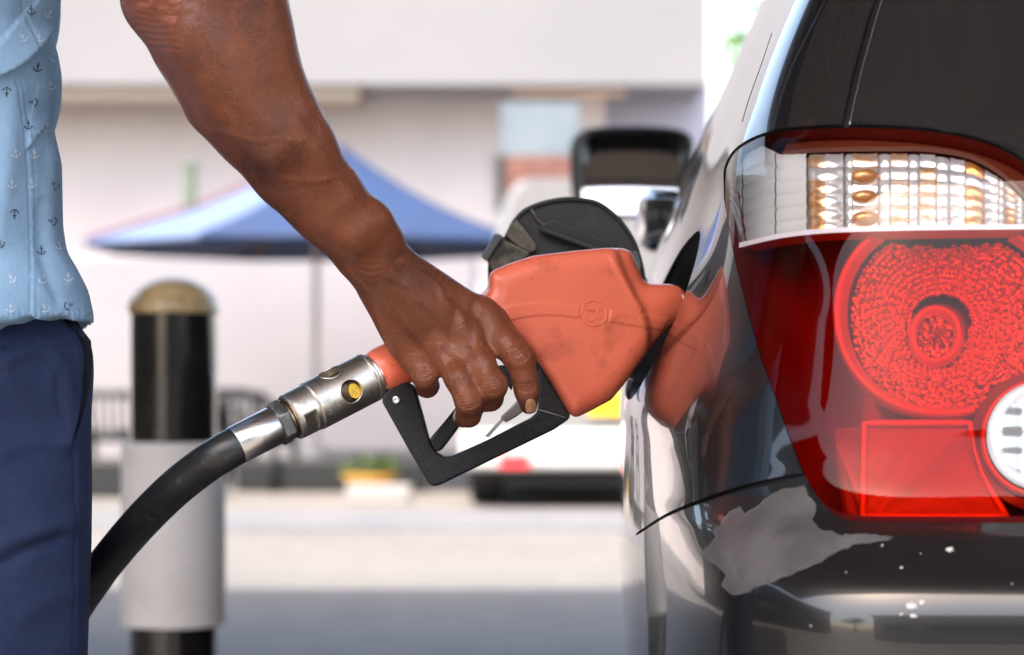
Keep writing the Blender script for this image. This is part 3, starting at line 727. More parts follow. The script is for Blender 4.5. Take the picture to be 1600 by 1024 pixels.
car = thing('parked_car', (.95, 3.4, 0), 'black estate car being refuelled, fuel flap open and rear corner nearest the camera', 'car')
tb = T[(cls == 0)]
panel('quarter_panel', tb, m_paint, car, 0, .004)
tw = T[(cls == 3) | (cls == 6)]; panel('bumper', tw, [m_bpaint, m_wear], car, 0, .004, midx=(cls[(cls == 3) | (cls == 6)] == 6).astype(int))
panel('rear_window', T[cls == 4], m_glass, car, -.0005, .004)
panel('quarter_window', T[cls == 7], m_glass, car, -.0005, .004)
panel('rubber_gap', T[cls == 2], m_rub, car, -.0035)
# rest of the shell: ordinary grid outside the cut region, plus the mirrored right half
def side_window(u, v, p):
    z = p[..., 2]; y = p[..., 1]; zb = 1.045 + .02 * (4.2 - y) / 2.2
    zt = 1.43
    lo = z > zb; up = z < zt
    return lo & up & (y > 2.02 + .55 * np.clip(z - 1.1, 0, 1)) & (y < 4.05 - 1.25 * np.clip(z - 1.05, 0, 1)) & (u > 4.2) & (u < 11)
def grid_shell(name, us, vs, mirror, keepfn, mat, parent, off=0):
    gu, gv = np.meshgrid(us, vs, indexing='ij'); p = S(gu, gv) ; n = SNo(gu, gv); p = p + n * off
    if mirror:
        def mir(a, vec=False):
            x = a[..., 0] * CY - a[..., 1] * SY; y = a[..., 0] * SY + a[..., 1] * CY
            x = (-x) if vec else (1.70 - x); return np.stack([x * CY + y * SY, -x * SY + y * CY, a[..., 2]], -1)
        p = mir(p); n = mir(n, True)
    nu, nv = gu.shape; fs = []; cu_ = (us[:-1] + us[1:]) / 2; cv_ = (vs[:-1] + vs[1:]) / 2; a, b = np.meshgrid(cu_, cv_, indexing='ij'); pc = S(a, b); K = keepfn(a, b, pc)
    for i in range(nu - 1):
        for j in range(nv - 1):
            if K[i, j]:
                q = [i*nv+j, (i+1)*nv+j, (i+1)*nv+j+1, i*nv+j+1]
                fs.append(q)
    P_ = p.reshape(-1, 3); N_ = n.reshape(-1, 3)
    if fs:
        f = fs[len(fs)//2]; c = np.cross(P_[f[1]] - P_[f[0]], P_[f[2]] - P_[f[0]])
        if c @ N_[f[0]] < 0: fs = [q[::-1] for q in fs]
    used = sorted({i for q in fs for i in q}); mp = {a: i for i, a in enumerate(used)}
    return mk(name, P_[used], [[mp[i] for i in q] for q in fs], mat, parent, True, normals=N_[used])
fu = np.concatenate([np.arange(0, UA + 1e-6, .05)]); allv = np.concatenate([np.arange(0, VA, .05), VS, np.linspace(VB_, NV - 1, 14)[1:]]); allu = np.arange(0, NU - 1 + 1e-6, .05)
def wheel_cut(u, v, p):
    c = np.zeros(np.shape(u), bool)
    for yc in (2.25, 4.75):
        c |= (np.hypot(p[..., 1] - yc, p[..., 2] - .31) < .36) & (p[..., 0] - p[..., 1]*.0445 < .25)
    return c
inside = lambda u, v: (u > UA) & (u < UB_) & (v > VA) & (v < VB_)
us_ = np.unique(np.round(np.concatenate([fu, US, np.linspace(UB_, NU - 1, 10)]), 6))
for mir in (False, True):
    nm = 'body_shell'
    grid_shell(nm, us_ if not mir else allu, allv, mir, (lambda u, v, p, mir=mir: ~side_window(u, v, p) & ~wheel_cut(u, v, p) & ((~inside(u, v)) if not mir else True)), m_paint, car)
    grid_shell('side_window', us_ if not mir else allu, allv, mir, (lambda u, v, p, mir=mir: side_window(u, v, p) & ((~inside(u, v)) if not mir else True)), m_glass, car, -.0)
top = S(allu, np.full(allu.shape, NV - 1.)); # roof cap
b = MB(); cen = []
L_ = [Vector(p) for p in top]; Rr = []
for p in top:
    x = p[0]*CY - p[1]*SY; y = p[0]*SY + p[1]*CY; x = 1.70 - x; Rr.append(Vector((x*CY + y*SY, -x*SY + y*CY, p[2])))
vs = L_ + Rr; n = len(L_); b.add(vs, [[i, i+1, n+i+1, n+i] for i in range(n-1)]); b.build('roof', m_paint, car, True)
def carw(xl, yl, z): return Vector((xl*CY + yl*SY, -xl*SY + yl*CY, z))
for xl in (.03, 1.45):
    for yl in (2.25, 4.75):
        a = carw(xl, yl, .31); c = carw(xl + .22, yl, .31)
        w = MB().rev(a, c, [(0, .22), (0, .27), (.02, .31), (.2, .31), (.22, .27), (.22, .22)], 40).build('wheel', MATS['tyre'], car, True, 40)
        MB().rev(carw(xl - .002, yl, .31), c, [(0, .05), (.01, .2), (.03, .225), (.19, .225), (.224, .2), (.224, .05)], 28).build('rim', MATS['rim_grey'], w, True, 40)
for xl in (.02, 1.46):
    for yl in (2.25, 4.75):
        MB().rev(carw(xl + .02, yl, .31), carw(xl + .22, yl, .31), [(0, .375), (.24, .375), (.24, .01)], 48, False).build('wheel_well', m_rub, car, True, 40)
MB().box((.28, 1.6, .16), (1.5, 5.2, .3)).build('floor_pan', m_rub, car)

b = MB(); b.tube([Vector(p) for p in on_skin([(x + 7.5, y) for x, y in TG if y > -90], .0002)], .00055, 6); b.build('glass_edge_highlight', M('edge_highlight_grey', (.35, .36, .38), .2, .8), car, True)  # pale tube painted in as the highlight along the glass edge
b = MB(); b.tube([Vector(p) for p in on_skin(smooth_poly([(1289,2),(1262,55),(1240,100),(1222,150),(1208,203)], 4, False), .0001)], .0008, 6); b.build('reflection_edge_line', m_rub, car, True)  # black line painted where the reflection in the body side ends
b = MB(); b.tube([Vector(p) for p in on_skin(smooth_poly([(1206,52),(1190,100),(1172,150),(1160,190)], 4, False), -.0001)], .0004, 6); b.build('dark_body_line', m_rub, car, True)  # thin dark line drawn along a crease of the body
# ---- fuel filler recess behind the hole
hb = boundary(T[cls == 5]); nxt = {a: b for a, b in hb}; loop = []
if nxt:
    s0 = next(iter(nxt)); k = s0
    while True:
        loop.append(k); k = nxt.get(k)
        if k is None or k == s0: break
hc = CP[loop].mean(0); hn = CN[loop].mean(0); hn /= np.linalg.norm(hn)
b = MB(); vs = []; R0 = CP[loop]
for dep, sc in ((0, 1), (.004, 1.0), (.006, .96), (.045, .88), (.045, .45)):
    for p in R0: q = hc + (p - hc) * sc - hn * dep; vs.append(Vector(q))
n = len(loop); fs = []
for i in range(4):
    for k in range(n): fs.append([i*n+k, i*n+(k+1) % n, (i+1)*n+(k+1) % n, (i+1)*n+k])
fs.append([4*n + k for k in range(n)])
b.add(vs, fs); fr = b.build('filler_recess', m_rub, car, True)
fc = Vector(hc - hn * .044); b = MB().rev(fc, fc + Vector(hn) * .03, [(0, .028), (.022, .028), (.024, .026), (.024, .021), (.004, .020)], 28); b.build('filler_neck', m_rub, fr, True, 40)

# ---- fuel flap, swung open to face the camera
FY = 1.87
m_flap = M('flap_black_plastic', (.018, .018, .017), .42, coat=.2, coatr=.3, var=[(60, (.035, .033, .030), .5, .75), (420, (.12, .115, .105), .70, .76)], bump=(90, .2, .001), rvar=(40, .6))
m_dirty = M('dirty_metal', (.16, .135, .10), .4, .6, var=[(70, (.35, .31, .25), .5, .7), (30, (.05, .045, .04), .5, .7)], bump=(80, .3, .001))
OUT = [(762,430),(764,404),(776,382),(790,366),(797,350),(805,339),(819,326),(845,315),(877,308.5),(904,308.5),(932,313),(956,328),(977,350),(994,378),(1004,408),(1009,440),(1006,480),(990,520),(960,550),(915,566),(860,562),(815,540),(780,500),(765,465)]
OUT = smooth_poly(OUT, 3)
def flap_pts(poly, Y, sc=1.0):
    c = np.array([888, 436]); return [P(c[0] + (x - c[0]) * sc, c[1] + (y - c[1]) * sc, Y) for x, y in poly]
b = MB()
ringsp = [(1.0, FY + .009), (1.0, FY + .001), (.985, FY - .001), (.962, FY - .001), (.952, FY + .003)]
n = len(OUT)
allr = [flap_pts(OUT, yy, sc) for sc, yy in ringsp]
# outer painted face is convex: dome at the back
back = [flap_pts(OUT, FY + .009 + .006 * (1 - s*s), s) for s in (.8, .5, .2)]
vs = [p for r in (back[::-1] + allr) for p in r]; fs = []
nr = len(back) + len(allr)
for i in range(nr - 1):
    for k in range(n): fs.append([i*n+k, i*n+(k+1) % n, (i+1)*n+(k+1) % n, (i+1)*n+k])
fs.append([k for k in range(n)][::-1]); fs.append([(nr-1)*n + k for k in range(n)])
b.add(vs, fs); flap = b.build('fuel_flap', m_flap, car, True, 35)
b = MB(); b.prism(PP([(845,350),(866,343),(962,382),(964,392),(950,398),(842,362)], FY - .001), (0, -.004, 0)); o = b.build('flap_rib', M('flap_rib_plastic', (.015, .016, .018), .35, coat=.3, coatr=.2), flap); bevel(o, .0012)
b = MB(); b.prism(PP([(850,356),(952,394),(948,401),(846,363)], FY - .005), (0, -.003, 0)); o = b.build('flap_rib', MATS['flap_rib_plastic'], flap); bevel(o, .001)
b = MB(); b.prism(PP([(797,352),(808,343),(813,350),(838,382),(838,391),(828,397),(818,393),(788,368)], FY), (0, -.003, 0)); o = b.build('bracket', m_dirty, flap); bevel(o, .001)
b = MB(); b.prism(PP([(781,371),(824,392),(830,399),(815,410),(772,430),(760,408)], FY - .002), (0, -.007, 0)); o = b.build('catch_arm', m_dirty, flap); bevel(o, .002)
b = MB(); b.prism(PP([(752,402),(773,366),(781,366),(787,372),(781,379),(770,396),(762,409),(757,408)], FY - .008), (0, -.007, 0)); o = b.build('catch', M('catch_grey', (.10, .105, .11), .35, coat=.4, coatr=.1), flap); bevel(o, .0015)
b = MB(); b.prism(PP([(762,408),(770,425),(786,425),(800,405),(810,402),(808,470),(770,460)], FY - .0), (0, -.0015, 0)); b.build('catch_base', m_rub, flap)
b = MB(); b.tube(PP([(829,326),(834,334),(838,342),(846,350),(856,354)], FY + .001), .0012, 8); b.build('wire_clip', m_dirty, flap, True)
b = MB(); b.prism(PP([(984,396),(994,392),(1000,410),(1000,430),(990,425)], FY - .001), (0, -.006, 0)); b.build('hinge_clip', m_chrome, flap)
b = MB(); b.tube([P(1000, 440, FY + .003), P(1003, 455, FY - .02), Vector(hc) + Vector(hn) * -.01 + Vector((0, .05, 0))], .006, 8); b.build('hinge_arm', m_rub, flap, True)

# ---- door mirror
MTILT = 13.5
MY = 4.2
mo = smooth_poly([(890,250),(893,222),(905,207),(925,200),(960,197),(1010,197),(1050,200),(1072,206),(1084,220),(1082,250),(1076,290),(1060,325),(1035,338),(980,342),(930,338),(902,325),(893,300)], 3)
mi_ = smooth_poly([(909,252),(909,238),(912,226),(922,212),(945,207),(1000,206),(1045,208),(1066,214),(1075,226),(1073,252),(1066,288),(1052,318),(1030,330),(980,334),(935,330),(915,318),(910,298)], 3)
def at(poly, Y, c=(985, 265), s=1.0): return [P(c[0] + (x-c[0])*s, c[1] + (y-c[1])*s, Y) for x, y in poly]
n = len(mo); loops = [at(mi_, MY + .06), at(mi_, MY - .004), at(mo, MY, s=.99), at(mo, MY + .012, s=1.0), at(mo, MY + .07, s=.97), at(mo, MY + .11, s=.84), at(mo, MY + .135, s=.6), at(mo, MY + .142, s=.3)]
vs = [p for l in loops for p in l]; fs = []
for i in range(len(loops) - 1):
    for k in range(n): fs.append([i*n+k, i*n+(k+1) % n, (i+1)*n+(k+1) % n, (i+1)*n+k][::-1])
fs.append([(len(loops)-1)*n + k for k in range(n)])
mh = mk('door_mirror', vs, fs, M('mirror_housing', (.010, .010, .011), .45, coat=.15, coatr=.3), car, True, autosm=50)
cgl = P(986, 266, MY + .030); b = MB(); vs = []; fs = []; tan_t = math.tan(math.radians(MTILT)); K_ = 12
for i in range(K_ + 1):
    for q in at(mi_, MY + .03, s=max(i / K_, .01)):
        dx, dz = q.x - cgl.x, q.z - cgl.z; vs.append(Vector((q.x, cgl.y + dz * tan_t + (dx*dx + dz*dz) / (2 * 1.3), q.z)))
for i in range(K_):
    for k in range(n): fs.append([i*n+k, i*n+(k+1) % n, (i+1)*n+(k+1) % n, (i+1)*n+k])
b.add(vs, fs); b.build('mirror_glass', M('mirror_silver', (.85, .86, .88), .015, 1.0), mh, True)
b = MB(); b.tube([P(1060, 300, MY + .05), P(1085, 330, MY + .08), P(1120, 340, MY + .1)], [.035, .03, .03], 12); b.build('mirror_arm', MATS['mirror_housing'], mh, True)

# ---- door handle
hp = [(.030, 2.60), (.004, 2.615), (-.018, 2.65), (-.026, 2.72), (-.026, 2.80), (-.016, 2.86), (.008, 2.89), (.03, 2.90)]
b = MB(); pts = [carw(.052 + a, y, 1.088) for a, y in hp]
vs = []; fs = []; m = 12
for i, p in enumerate(pts):
    hgt = [.020, .026, .030, .030, .030, .028, .024, .018][i]
    for k in range(m):
        q = 2 * math.pi * k / m; sx = math.cos(q); sz = math.sin(q)
        vs.append(p + carw(sx * .007, 0, 0) * 1.0 + Vector((0, 0, math.copysign(abs(sz) ** .6, sz) * hgt)))
for i in range(len(pts) - 1):
    for k in range(m): fs.append([i*m+k, i*m+(k+1) % m, (i+1)*m+(k+1) % m, (i+1)*m+k])
fs += [[k for k in range(m)][::-1], [(len(pts)-1)*m + k for k in range(m)]]
b.add(vs, fs); b.build('door_handle', M('dark_chrome', (.30, .30, .32), .08, 1.0, coat=1), car, True)

# ---- tail lamp: lens over mirror bowls, bulbs and prism plates
tl = T[cls == 1]; tlx, tly = tx[cls == 1], ty[cls == 1]; isclear = in_poly(tlx, tly, CLEAR)
m_red = glassy('red_lens', (.90, .165, .08), .015, 1.34); m_clr = glassy('clear_lens', (.93, .92, .92), .015, 1.5)
m_lh = M('lamp_housing', (.23, .035, .03), .3, .3, coat=.4)
hs = panel('tail_lamp', tl, m_lh, car, -.042); hs['label'] = 'wraparound tail lamp with clear upper band over red lower lens'
m_smoke = glassy('smoky_rim_lens', (.70, .36, .27), .015, 1.4); isrim = (~isclear) & (tly < 345) & (tlx > 1190); red = panel('red_lens', tl[(~isclear) & (~isrim)], m_red, hs, .0012); rim_ = panel('rim_lens', tl[isrim], m_smoke, hs, .0012); clr = panel('clear_lens', tl[isclear], m_clr, hs, .0012)
bd = boundary(tl); vs = []; fs = []
_nx = dict(bd); _best = []
_left = set(_nx)
while _left:
    s0 = _left.pop(); lp = [s0]; k = _nx[s0]
    while k in _left: _left.discard(k); lp.append(k); k = _nx[k]
    if len(lp) > len(_best): _best = lp
_keep = set(_best)
for a, c_ in bd:
    if a not in _keep: continue
    k = len(vs); vs += [CP[a] + CN[a]*.0012, CP[c_] + CN[c_]*.0012, CP[c_] - CN[c_]*.042, CP[a] - CN[a]*.042]; fs.append([k, k+1, k+2, k+3])
mk('lens_rim', vs, fs, M('rim_red_plastic', (.20, .012, .014), .35), hs, False)
def lamp_pts(xy, off):
    a = np.array(xy, float); u, v = inv(a[:, 0], a[:, 1]); return S(u, v) + SNo(u, v) * np.asarray(off).reshape(-1, 1) if np.ndim(off) else S(u, v) + SNo(u, v) * off
# divider strip
dv_ = np.array(smooth_poly(DIV, 4, False)); up_ = dv_ - [0, 3.5]; dn_ = dv_ + [0, 4]
A = lamp_pts(up_, .0018); B_ = lamp_pts(dn_, .0018); A2 = lamp_pts(up_, -.012); B2 = lamp_pts(dn_, -.012); n = len(dv_)
vs = np.concatenate([A, B_, B2, A2]); fs = []
for i in range(n - 1):
    for a, c_ in ((0, 1), (1, 2), (2, 3), (3, 0)): fs.append([a*n+i, a*n+i+1, c_*n+i+1, c_*n+i])
mk('divider_strip', vs, fs, M('white_strip', (.70, .62, .66), .25, coat=.5), hs, True, autosm=40)
ev = np.array([(1146,300),(1150,330),(1159,384)]); ev = np.array(smooth_poly(ev, 5, False)); b = MB(); b.tube([Vector(p) for p in lamp_pts(ev + [4, 0], -.002)], .0009, 6); b.build('edge_strip', MATS['rim_red_plastic'], hs, True)
# pillow-optic mirror behind the clear band, clear and amber columns
def pillows(name, cols, rows, mats, offs, amp, amber):
    """cols: x edges; rows: number of lens rows between the top curve and the divider"""
    topc = np.array(CLEAR[6:16] if False else [(1120,262),(1140,262),(1153,243),(1186,226),(1214,239),(1266,236),(1319,234),(1385,233),(1452,234),(1518,246),(1568,275),(1602,308),(1640,345)])
    botc = np.array([(1100,392)] + [tuple(q) for q in DIV] + [(1660,356)])
    vs = []; fs = []; mi = []; m = 5; lo = []
    for ci in range(len(cols) - 1):
        for ri in range(rows):
            k = len(vs)
            for i in range(m + 1):
                x = cols[ci] + (cols[ci+1] - cols[ci]) * i / m; yt = np.interp(x, topc[:, 0], topc[:, 1]); yb = np.interp(x, botc[:, 0], botc[:, 1]) - 3
                if x < 1165: yb = min(yb, 300 + (x - 1136) * 3.2 + 20)
                for j in range(m + 1):
                    y = yt + (yb - yt) * (ri + j / m) / rows
                    vs.append((x, y)); a, c_ = i / m - .5, j / m - .5
                    lo.append((offs if x > 1300 else -.0015 + (offs + .0015) * max(0, (x - 1215) / 85)) - (amp if x > 1240 else amp * .35) * 4 * (a*a) * (1 if ci % 2 else -.6) - amp * 2.0 * c_ * c_)
            for i in range(m):
                for j in range(m): q = k + i*(m+1) + j; fs.append([q, q+1, q+m+2, q+m+1]); mi.append(2 if cols[ci] < 1238 else 1 if (ci in amber and (ri + ci * 3) % 5 != 1) else 0)
    V = lamp_pts(vs, np.array(lo)); return mk(name, V, fs, mats, hs, True, midx=mi)
m_amber = M('amber_mirror', (.85, .36, .09), .2, .6, coat=.6, var=[(70, (.85, .62, .42), .42, .58), (25, (.80, .78, .74), .5, .62)]); m_alum2 = M('lamp_mirror', (.88, .88, .88), .16, .55, coat=.8, bump=(60, .12, .002))
pillows('mirror_optic', [1138,1156,1182,1208,1236,1256,1285,1314,1330,1370,1392,1418,1438,1462,1486,1508,1540,1560,1572,1588,1602,1625], 6, [m_alum2, m_amber, M('white_reflection_optic', (.86, .87, .86), .22, .0, coat=1, bump=(200, .1, .001))], -.0045, .0015, {5, 8, 10, 12, 15, 18, 4})  # white left columns paint in the bright surroundings mirrored by the lens
_xs = np.linspace(1142, 1636, 60); _tc = np.interp(_xs, [1120,1140,1153,1186,1214,1266,1319,1385,1452,1518,1568,1602,1640], [262,262,243,226,239,236,234,233,234,246,275,308,345]); _bc = np.interp(_xs, [p[0] for p in DIV], [p[1] for p in DIV])
_p = [(x, y0 + (y1 - y0) * j / 8) for x, y0, y1 in zip(_xs, _tc, _bc) for j in range(9)]; V = lamp_pts(_p, np.array([-.004 if q[0] < 1238 else -.0085 for q in _p]))
mk('mirror_backing', V, [[i*9+j, i*9+j+1, (i+1)*9+j+1, (i+1)*9+j] for i in range(59) for j in range(8)], m_alum2, hs, True)
# warm reflector ledge behind the red upper rim
ua = smooth_poly([(1210,214),(1240,208),(1319,204),(1385,205),(1452,210),(1518,222),(1568,240),(1606,264),(1638,300)], 4, False); ub = smooth_poly([(1214,238),(1266,234),(1319,231.5),(1385,231),(1452,232),(1518,244),(1568,273),(1602,306),(1628,335)], 4, False)
m_ = min(len(ua), len(ub)); A = lamp_pts(np.array(ua[:m_]), -.010); B_ = lamp_pts(np.array(ub[:m_]), -.004); mk('upper_reflector', np.concatenate([A, B_]), [[i, i+1, m_+i+1, m_+i] for i in range(m_-1)], M('warm_ledge', (.34, .24, .20), .4, .3, coat=.3), hs, True)
# bulbs seen through the band
for (x, y, rr) in ((1350, 272, 15), (1350, 304, 14), (1352, 338, 15)):
    c0 = Vector(lamp_pts([(x, y)], -.003)[0]); b = MB(); R3 = rr / F * 1.42
    b.rev(c0 + Vector((-R3 * 1.5, 0, 0)), c0 + Vector((R3 * 1.5, 0, 0)), [(R3*1.5*(1 - math.cos(q)), R3 * .8 * math.sin(q)) for q in [math.pi * i / 10 for i in range(11)]], 16); b.build('bulb', M('amber_glass', (.62, .28, .09), .12, .35, coat=1), hs, True)
# big stop-light bowl
def disc(name, c, rx, ry, rads, nseg, offf, mat, clip=None, jit=0, smooth=False, mfun=None, dome=None):
    vs = []; lo = []; fs = []; r_ = np.random.RandomState(5); nr = len(rads); mi = []
    for i, q in enumerate(rads):
        for k in range(nseg):
            a = 2 * math.pi * (k + (.5 * (i % 2) if jit else 0)) / nseg
            dm = dome(i, k) if dome else 0
            jx = jit * r_.normal(); jy = jit * r_.normal()
            vs.append((c[0] + rx * q * math.cos(a) + jx, c[1] + ry * q * math.sin(a) + jy)); lo.append(offf(q) + dm + jit * .00062 * (.75 * r_.normal() + 1.2 * (1 if (k // 2 + i) % 2 else -1)))
    for i in range(nr - 1):
        for k in range(nseg):
            q4 = [i*nseg+k, i*nseg+(k+1) % nseg, (i+1)*nseg+(k+1) % nseg, (i+1)*nseg+k]
            cxx = sum(vs[t][0] for t in q4) / 4; cyy = sum(vs[t][1] for t in q4) / 4
            if clip and not clip(cxx, cyy): continue
            if jit:
                fs.append(q4[:3]); fs.append([q4[0], q4[2], q4[3]]); mi += [0, 0]
            else: fs.append(q4); mi.append(0)
    used = sorted({i for f in fs for i in f}); mp = {a: i for i, a in enumerate(used)}
    V = lamp_pts([vs[i] for i in used], np.array([lo[i] for i in used]))
    return mk(name, V, [[mp[i] for i in f] for f in fs], mat, hs, smooth, midx=mi)
clipf = lambda x, y: y > 362 and (x - 1626)**2 + (y - 683)**2 > 108**2 and x < 1672
bc = (1478, 482)
m_fac = M('faceted_red_mirror', (.72, .44, .24), .03, 1.0); m_ring = M('bright_red_ring', (.9, .34, .16), .38, .35, coat=.6)
_rr = np.random.RandomState(2); _cr = _rr.uniform(1.0, 3.2, (40, 90)); _ct = _rr.normal(size=(2, 40, 90)) * .55
def dome_(i, k):      # moulded pillow optics: small domes in concentric rings
    a, b2 = (i % 5) / 5 * 2 - 1, ((k + 2 * (i // 5)) % 5) / 5 * 2 - 1
    ci, ck = i // 5, (k + 2 * (i // 5)) // 5 % 90
    return .0011 * (_cr[ci, ck] * (1 - a*a) * (1 - b2*b2) + _ct[0, ci, ck] * a + _ct[1, ci, ck] * b2)
disc('stop_bowl', bc, 197, 170, np.linspace(.24, .86, 61), 240, lambda q: -.014 - .020 * (1 - q*q), m_fac, clipf, 0, True, None, dome_)
disc('bowl_ring', bc, 197, 170, [.86, .875, .90, .93, .96, .985, 1.0], 120, lambda q: -.0135 + .0065 * math.sin(math.pi * min(1, max(0, (q - .86) / .14))), m_ring, clipf, 0, True)
disc('bowl_ring', (1469, 506), 44, 46, [.68, .72, .8, .88, .95, 1.0, 1.06], 64, lambda q: -.028 + .006 * math.sin(math.pi * min(1, max(0, (q - .68) / .38))), m_ring, clipf, 0, True)
disc('bulb_cap', (1469, 506), 30, 32, [.02, .3, .5, .7, .85, 1.0], 40, lambda q: -.030 + .004 * math.cos(q * 1.5), m_fac, clipf, .8)
# flat prism reflex plate
rp = [(1352,664),(1516,664),(1521,700),(1533,738),(1553,772),(1568,790),(1352,790)]
V0 = lamp_pts(dens(rp, 12), -.009); m_ = len(V0); V1 = lamp_pts(dens(rp, 12), -.016)
mk('reflex_plate', np.concatenate([V0, V1]), [list(range(m_))] + [[i, (i+1) % m_, (i+1) % m_ + m_, i + m_] for i in range(m_)], M('reflex_red', (.56, .25, .18), .35, .25, bump=(900, .5, .0008, 'voronoi')), hs, False)
b = MB(); fr_ = [(1346,658),(1519,658),(1524,698),(1536,734),(1556,768),(1575,795),(1346,795)]; b.tube([Vector(p) for p in lamp_pts(dens(fr_, 10), -.008)], .0022, 8, closed=True); b.build('reflex_frame', m_ring, hs, True)
rp2 = [(1290,662),(1338,662),(1338,792),(1322,792),(1300,740)]
V0 = lamp_pts(dens(rp2, 10), -.012); mk('reflex_plate', V0, [list(range(len(V0)))], M('reflex_deep', (.22, .08, .06), .3, .3), hs, False)
# reversing light at the right edge
rc = (1626, 683); nocl = lambda x, y: x < 1690
disc('dark_collar', rc, 107, 107, [.86, .90, .96, 1.0], 80, lambda q: -.006, M('collar_maroon', (.14, .05, .07), .3, coat=.5), nocl, 0, True)
disc('orange_ring', rc, 93, 93, [.90, .92, .95, .98, 1.0], 80, lambda q: -.004 + .004 * math.sin(math.pi * min(1, max(0, (q - .9) / .1))), M('pink_ring', (1, .62, .5), .25, .5, coat=1), nocl, 0, True)
disc('white_ring', rc, 85, 85, [.76, .80, .86, .92, .96, 1.0], 80, lambda q: .0018 + .003 * math.sin(math.pi * min(1, max(0, (q - .76) / .24))), M('white_reverse_ring', (.80, .82, .86), .22, .2, coat=.8), nocl, 0, True)
vs = []; lo = []; fs = []
xs = np.arange(1560, 1690, 2.0); ys = np.arange(616, 752, 4.0)
for x in xs:
    for y in ys: vs.append((x, y)); lo.append(.0022 + .0009 * abs(math.sin((x - 1560) / 11)) + .0003 * math.sin(y / 5.))
V = lamp_pts(vs, np.array(lo)); ny = len(ys)
for i in range(len(xs) - 1):
    for j in range(ny - 1):
        if (xs[i] + 1 - rc[0])**2 + (ys[j] + 2 - rc[1])**2 < 67**2: fs.append([i*ny+j, i*ny+j+1, (i+1)*ny+j+1, (i+1)*ny+j])
mk('reverse_lens', V, fs, M('ribbed_grey_lens', (.42, .43, .43), .12, .5, coat=.8), hs, True)
b = MB(); b.tube([Vector(p) for p in on_skin(WEAR, .0001)], .00028, 5, closed=True); b.build('peeled_edge', M('primer_edge', (.15, .145, .145), .5), car, True)
# bird dropping and specks on the bumper
sp = M('dropping_white', (.70, .68, .64), .8)
def splat(c, r, n, seed):
    r = r * .72
    r_ = np.random.RandomState(seed); o = []
    for k in range(n):
        q = 2 * math.pi * k / n; rr = r * r_.uniform(.35, 1.25); o.append((c[0] + rr * math.cos(q) * 1.3, c[1] + rr * math.sin(q)))
    return o
b = MB()
for c, r, n, sd in (((1424, 948), 11, 17, 1), ((1440, 942), 7, 11, 2), ((1428, 962), 6, 9, 3), ((1408, 960), 2.5, 7, 4), ((1484, 859), 7, 13, 5), ((1378, 853), 2.5, 7, 6), ((1409, 888), 2.8, 7, 7), ((1322, 895), 1.5, 6, 8), ((1581, 913), 2.2, 6, 9), ((1439, 866), 1.5, 6, 10), ((1268, 978), 2.5, 7, 11)):
    V = [Vector(p) for p in on_skin(splat(c, r, n, sd), .0004)]; b.add(V, [list(range(n))])
ds = b.build('dirt_specks', sp, car); ds['kind'] = 'stuff'
# ================================================================ FUEL NOZZLE AND HOSE
def Yn(px): return 1.655 + (px - 700) * .000214
def W(px, py, d=0.): return P(px, py, Yn(px) + d)
m_orange = M('orange_vinyl_cover', (.92, .195, .105), .36, coat=.45, coatr=.2, sss=.08,
             var=[(9, (.86, .175, .09), .42, .62), (30, (.60, .115, .06), .56, .72), (150, (.42, .09, .05), .68, .76)], bump=(260, .06, .0006), bump2=(30, .12, .002), rvar=(35, .5))
m_guard = M('black_grained_plastic', (.018, .018, .019), .48, var=[(700, (.055, .055, .058), .55, .68)], bump=(1100, .55, .0006))
m_lever = M('black_lever', (.012, .012, .013), .3, coat=.3, coatr=.2)
m_steel = M('brushed_steel', (.74, .69, .62), .34, 1.0, var=[(120, (.44, .40, .35), .5, .7), (600, (.75, .72, .68), .6, .7)], bump=(500, .08, .0003), rvar=(60, .38))
m_ferr = M('bright_ferrule', (.85, .83, .81), .28, 1.0, var=[(200, (.6, .58, .56), .55, .7)], bump=(400, .06, .0003))
m_nut = M('grey_nut', (.19, .20, .20), .38, .8, var=[(120, (.35, .34, .32), .55, .66)], bump=(300, .2, .0004))
m_rubber = M('hose_rubber', (.013, .013, .014), .36, coat=.45, coatr=.28, var=[(160, (.05, .05, .052), .58, .7), (500, (.30, .30, .30), .70, .73)], bump=(700, .35, .0005), bump2=(60, .25, .001), rvar=(120, .5))
noz = thing('fuel_nozzle', W(700, 600), 'orange fuel nozzle with black trigger guard held in the hand', 'fuel nozzle')

BODY = [(757,470),(764,452),(764,430),(770,424),(793,414),(832,401),(898,393),(940,389),(972,388),(986,394),(992,408),(1004,436),(1014,446),(1044,449),(1058,455),(1061,466),(1045,512),(1003,561),(974,601),(955,625),(925,641),(899,653),(888,646),(862,600),(838,563),(815,534),(796,520),(770,520)]
Xg = lambda px: (px - 800) / F * Yn(px)
sd = Sdf((Xg(560), 1.57, H - .06), (Xg(1075), 1.79, H + .13), .0015)
bp = [((W(x, y).x), (W(x, y).z)) for x, y in BODY]
X2, Z2 = np.meshgrid(sd.ax[0], sd.ax[2], indexing='ij')
PD = poly_sd(X2, Z2, bp)
yn_of_x = np.interp(sd.ax[0], [Xg(p) for p in range(500, 1150, 10)], [Yn(p) for p in range(500, 1150, 10)])
fx_l = [(W(a, b_).x, W(a, b_).z) for a, b_ in ((958, 380), (968, 415), (990, 462), (1002, 482), (1012, 520))]
def side_step():
    xs = np.interp(Z2, [p[1] for p in fx_l][::-1], [p[0] for p in fx_l][::-1]); return np.clip((X2 - xs) / .006 + .5, 0, 1)
TH = .0255 - .0075 * (lambda t: t*t*(3-2*t))(side_step())
low = np.clip((H - .0 - Z2) / .05, 0, 1); TH = TH - .004 * low
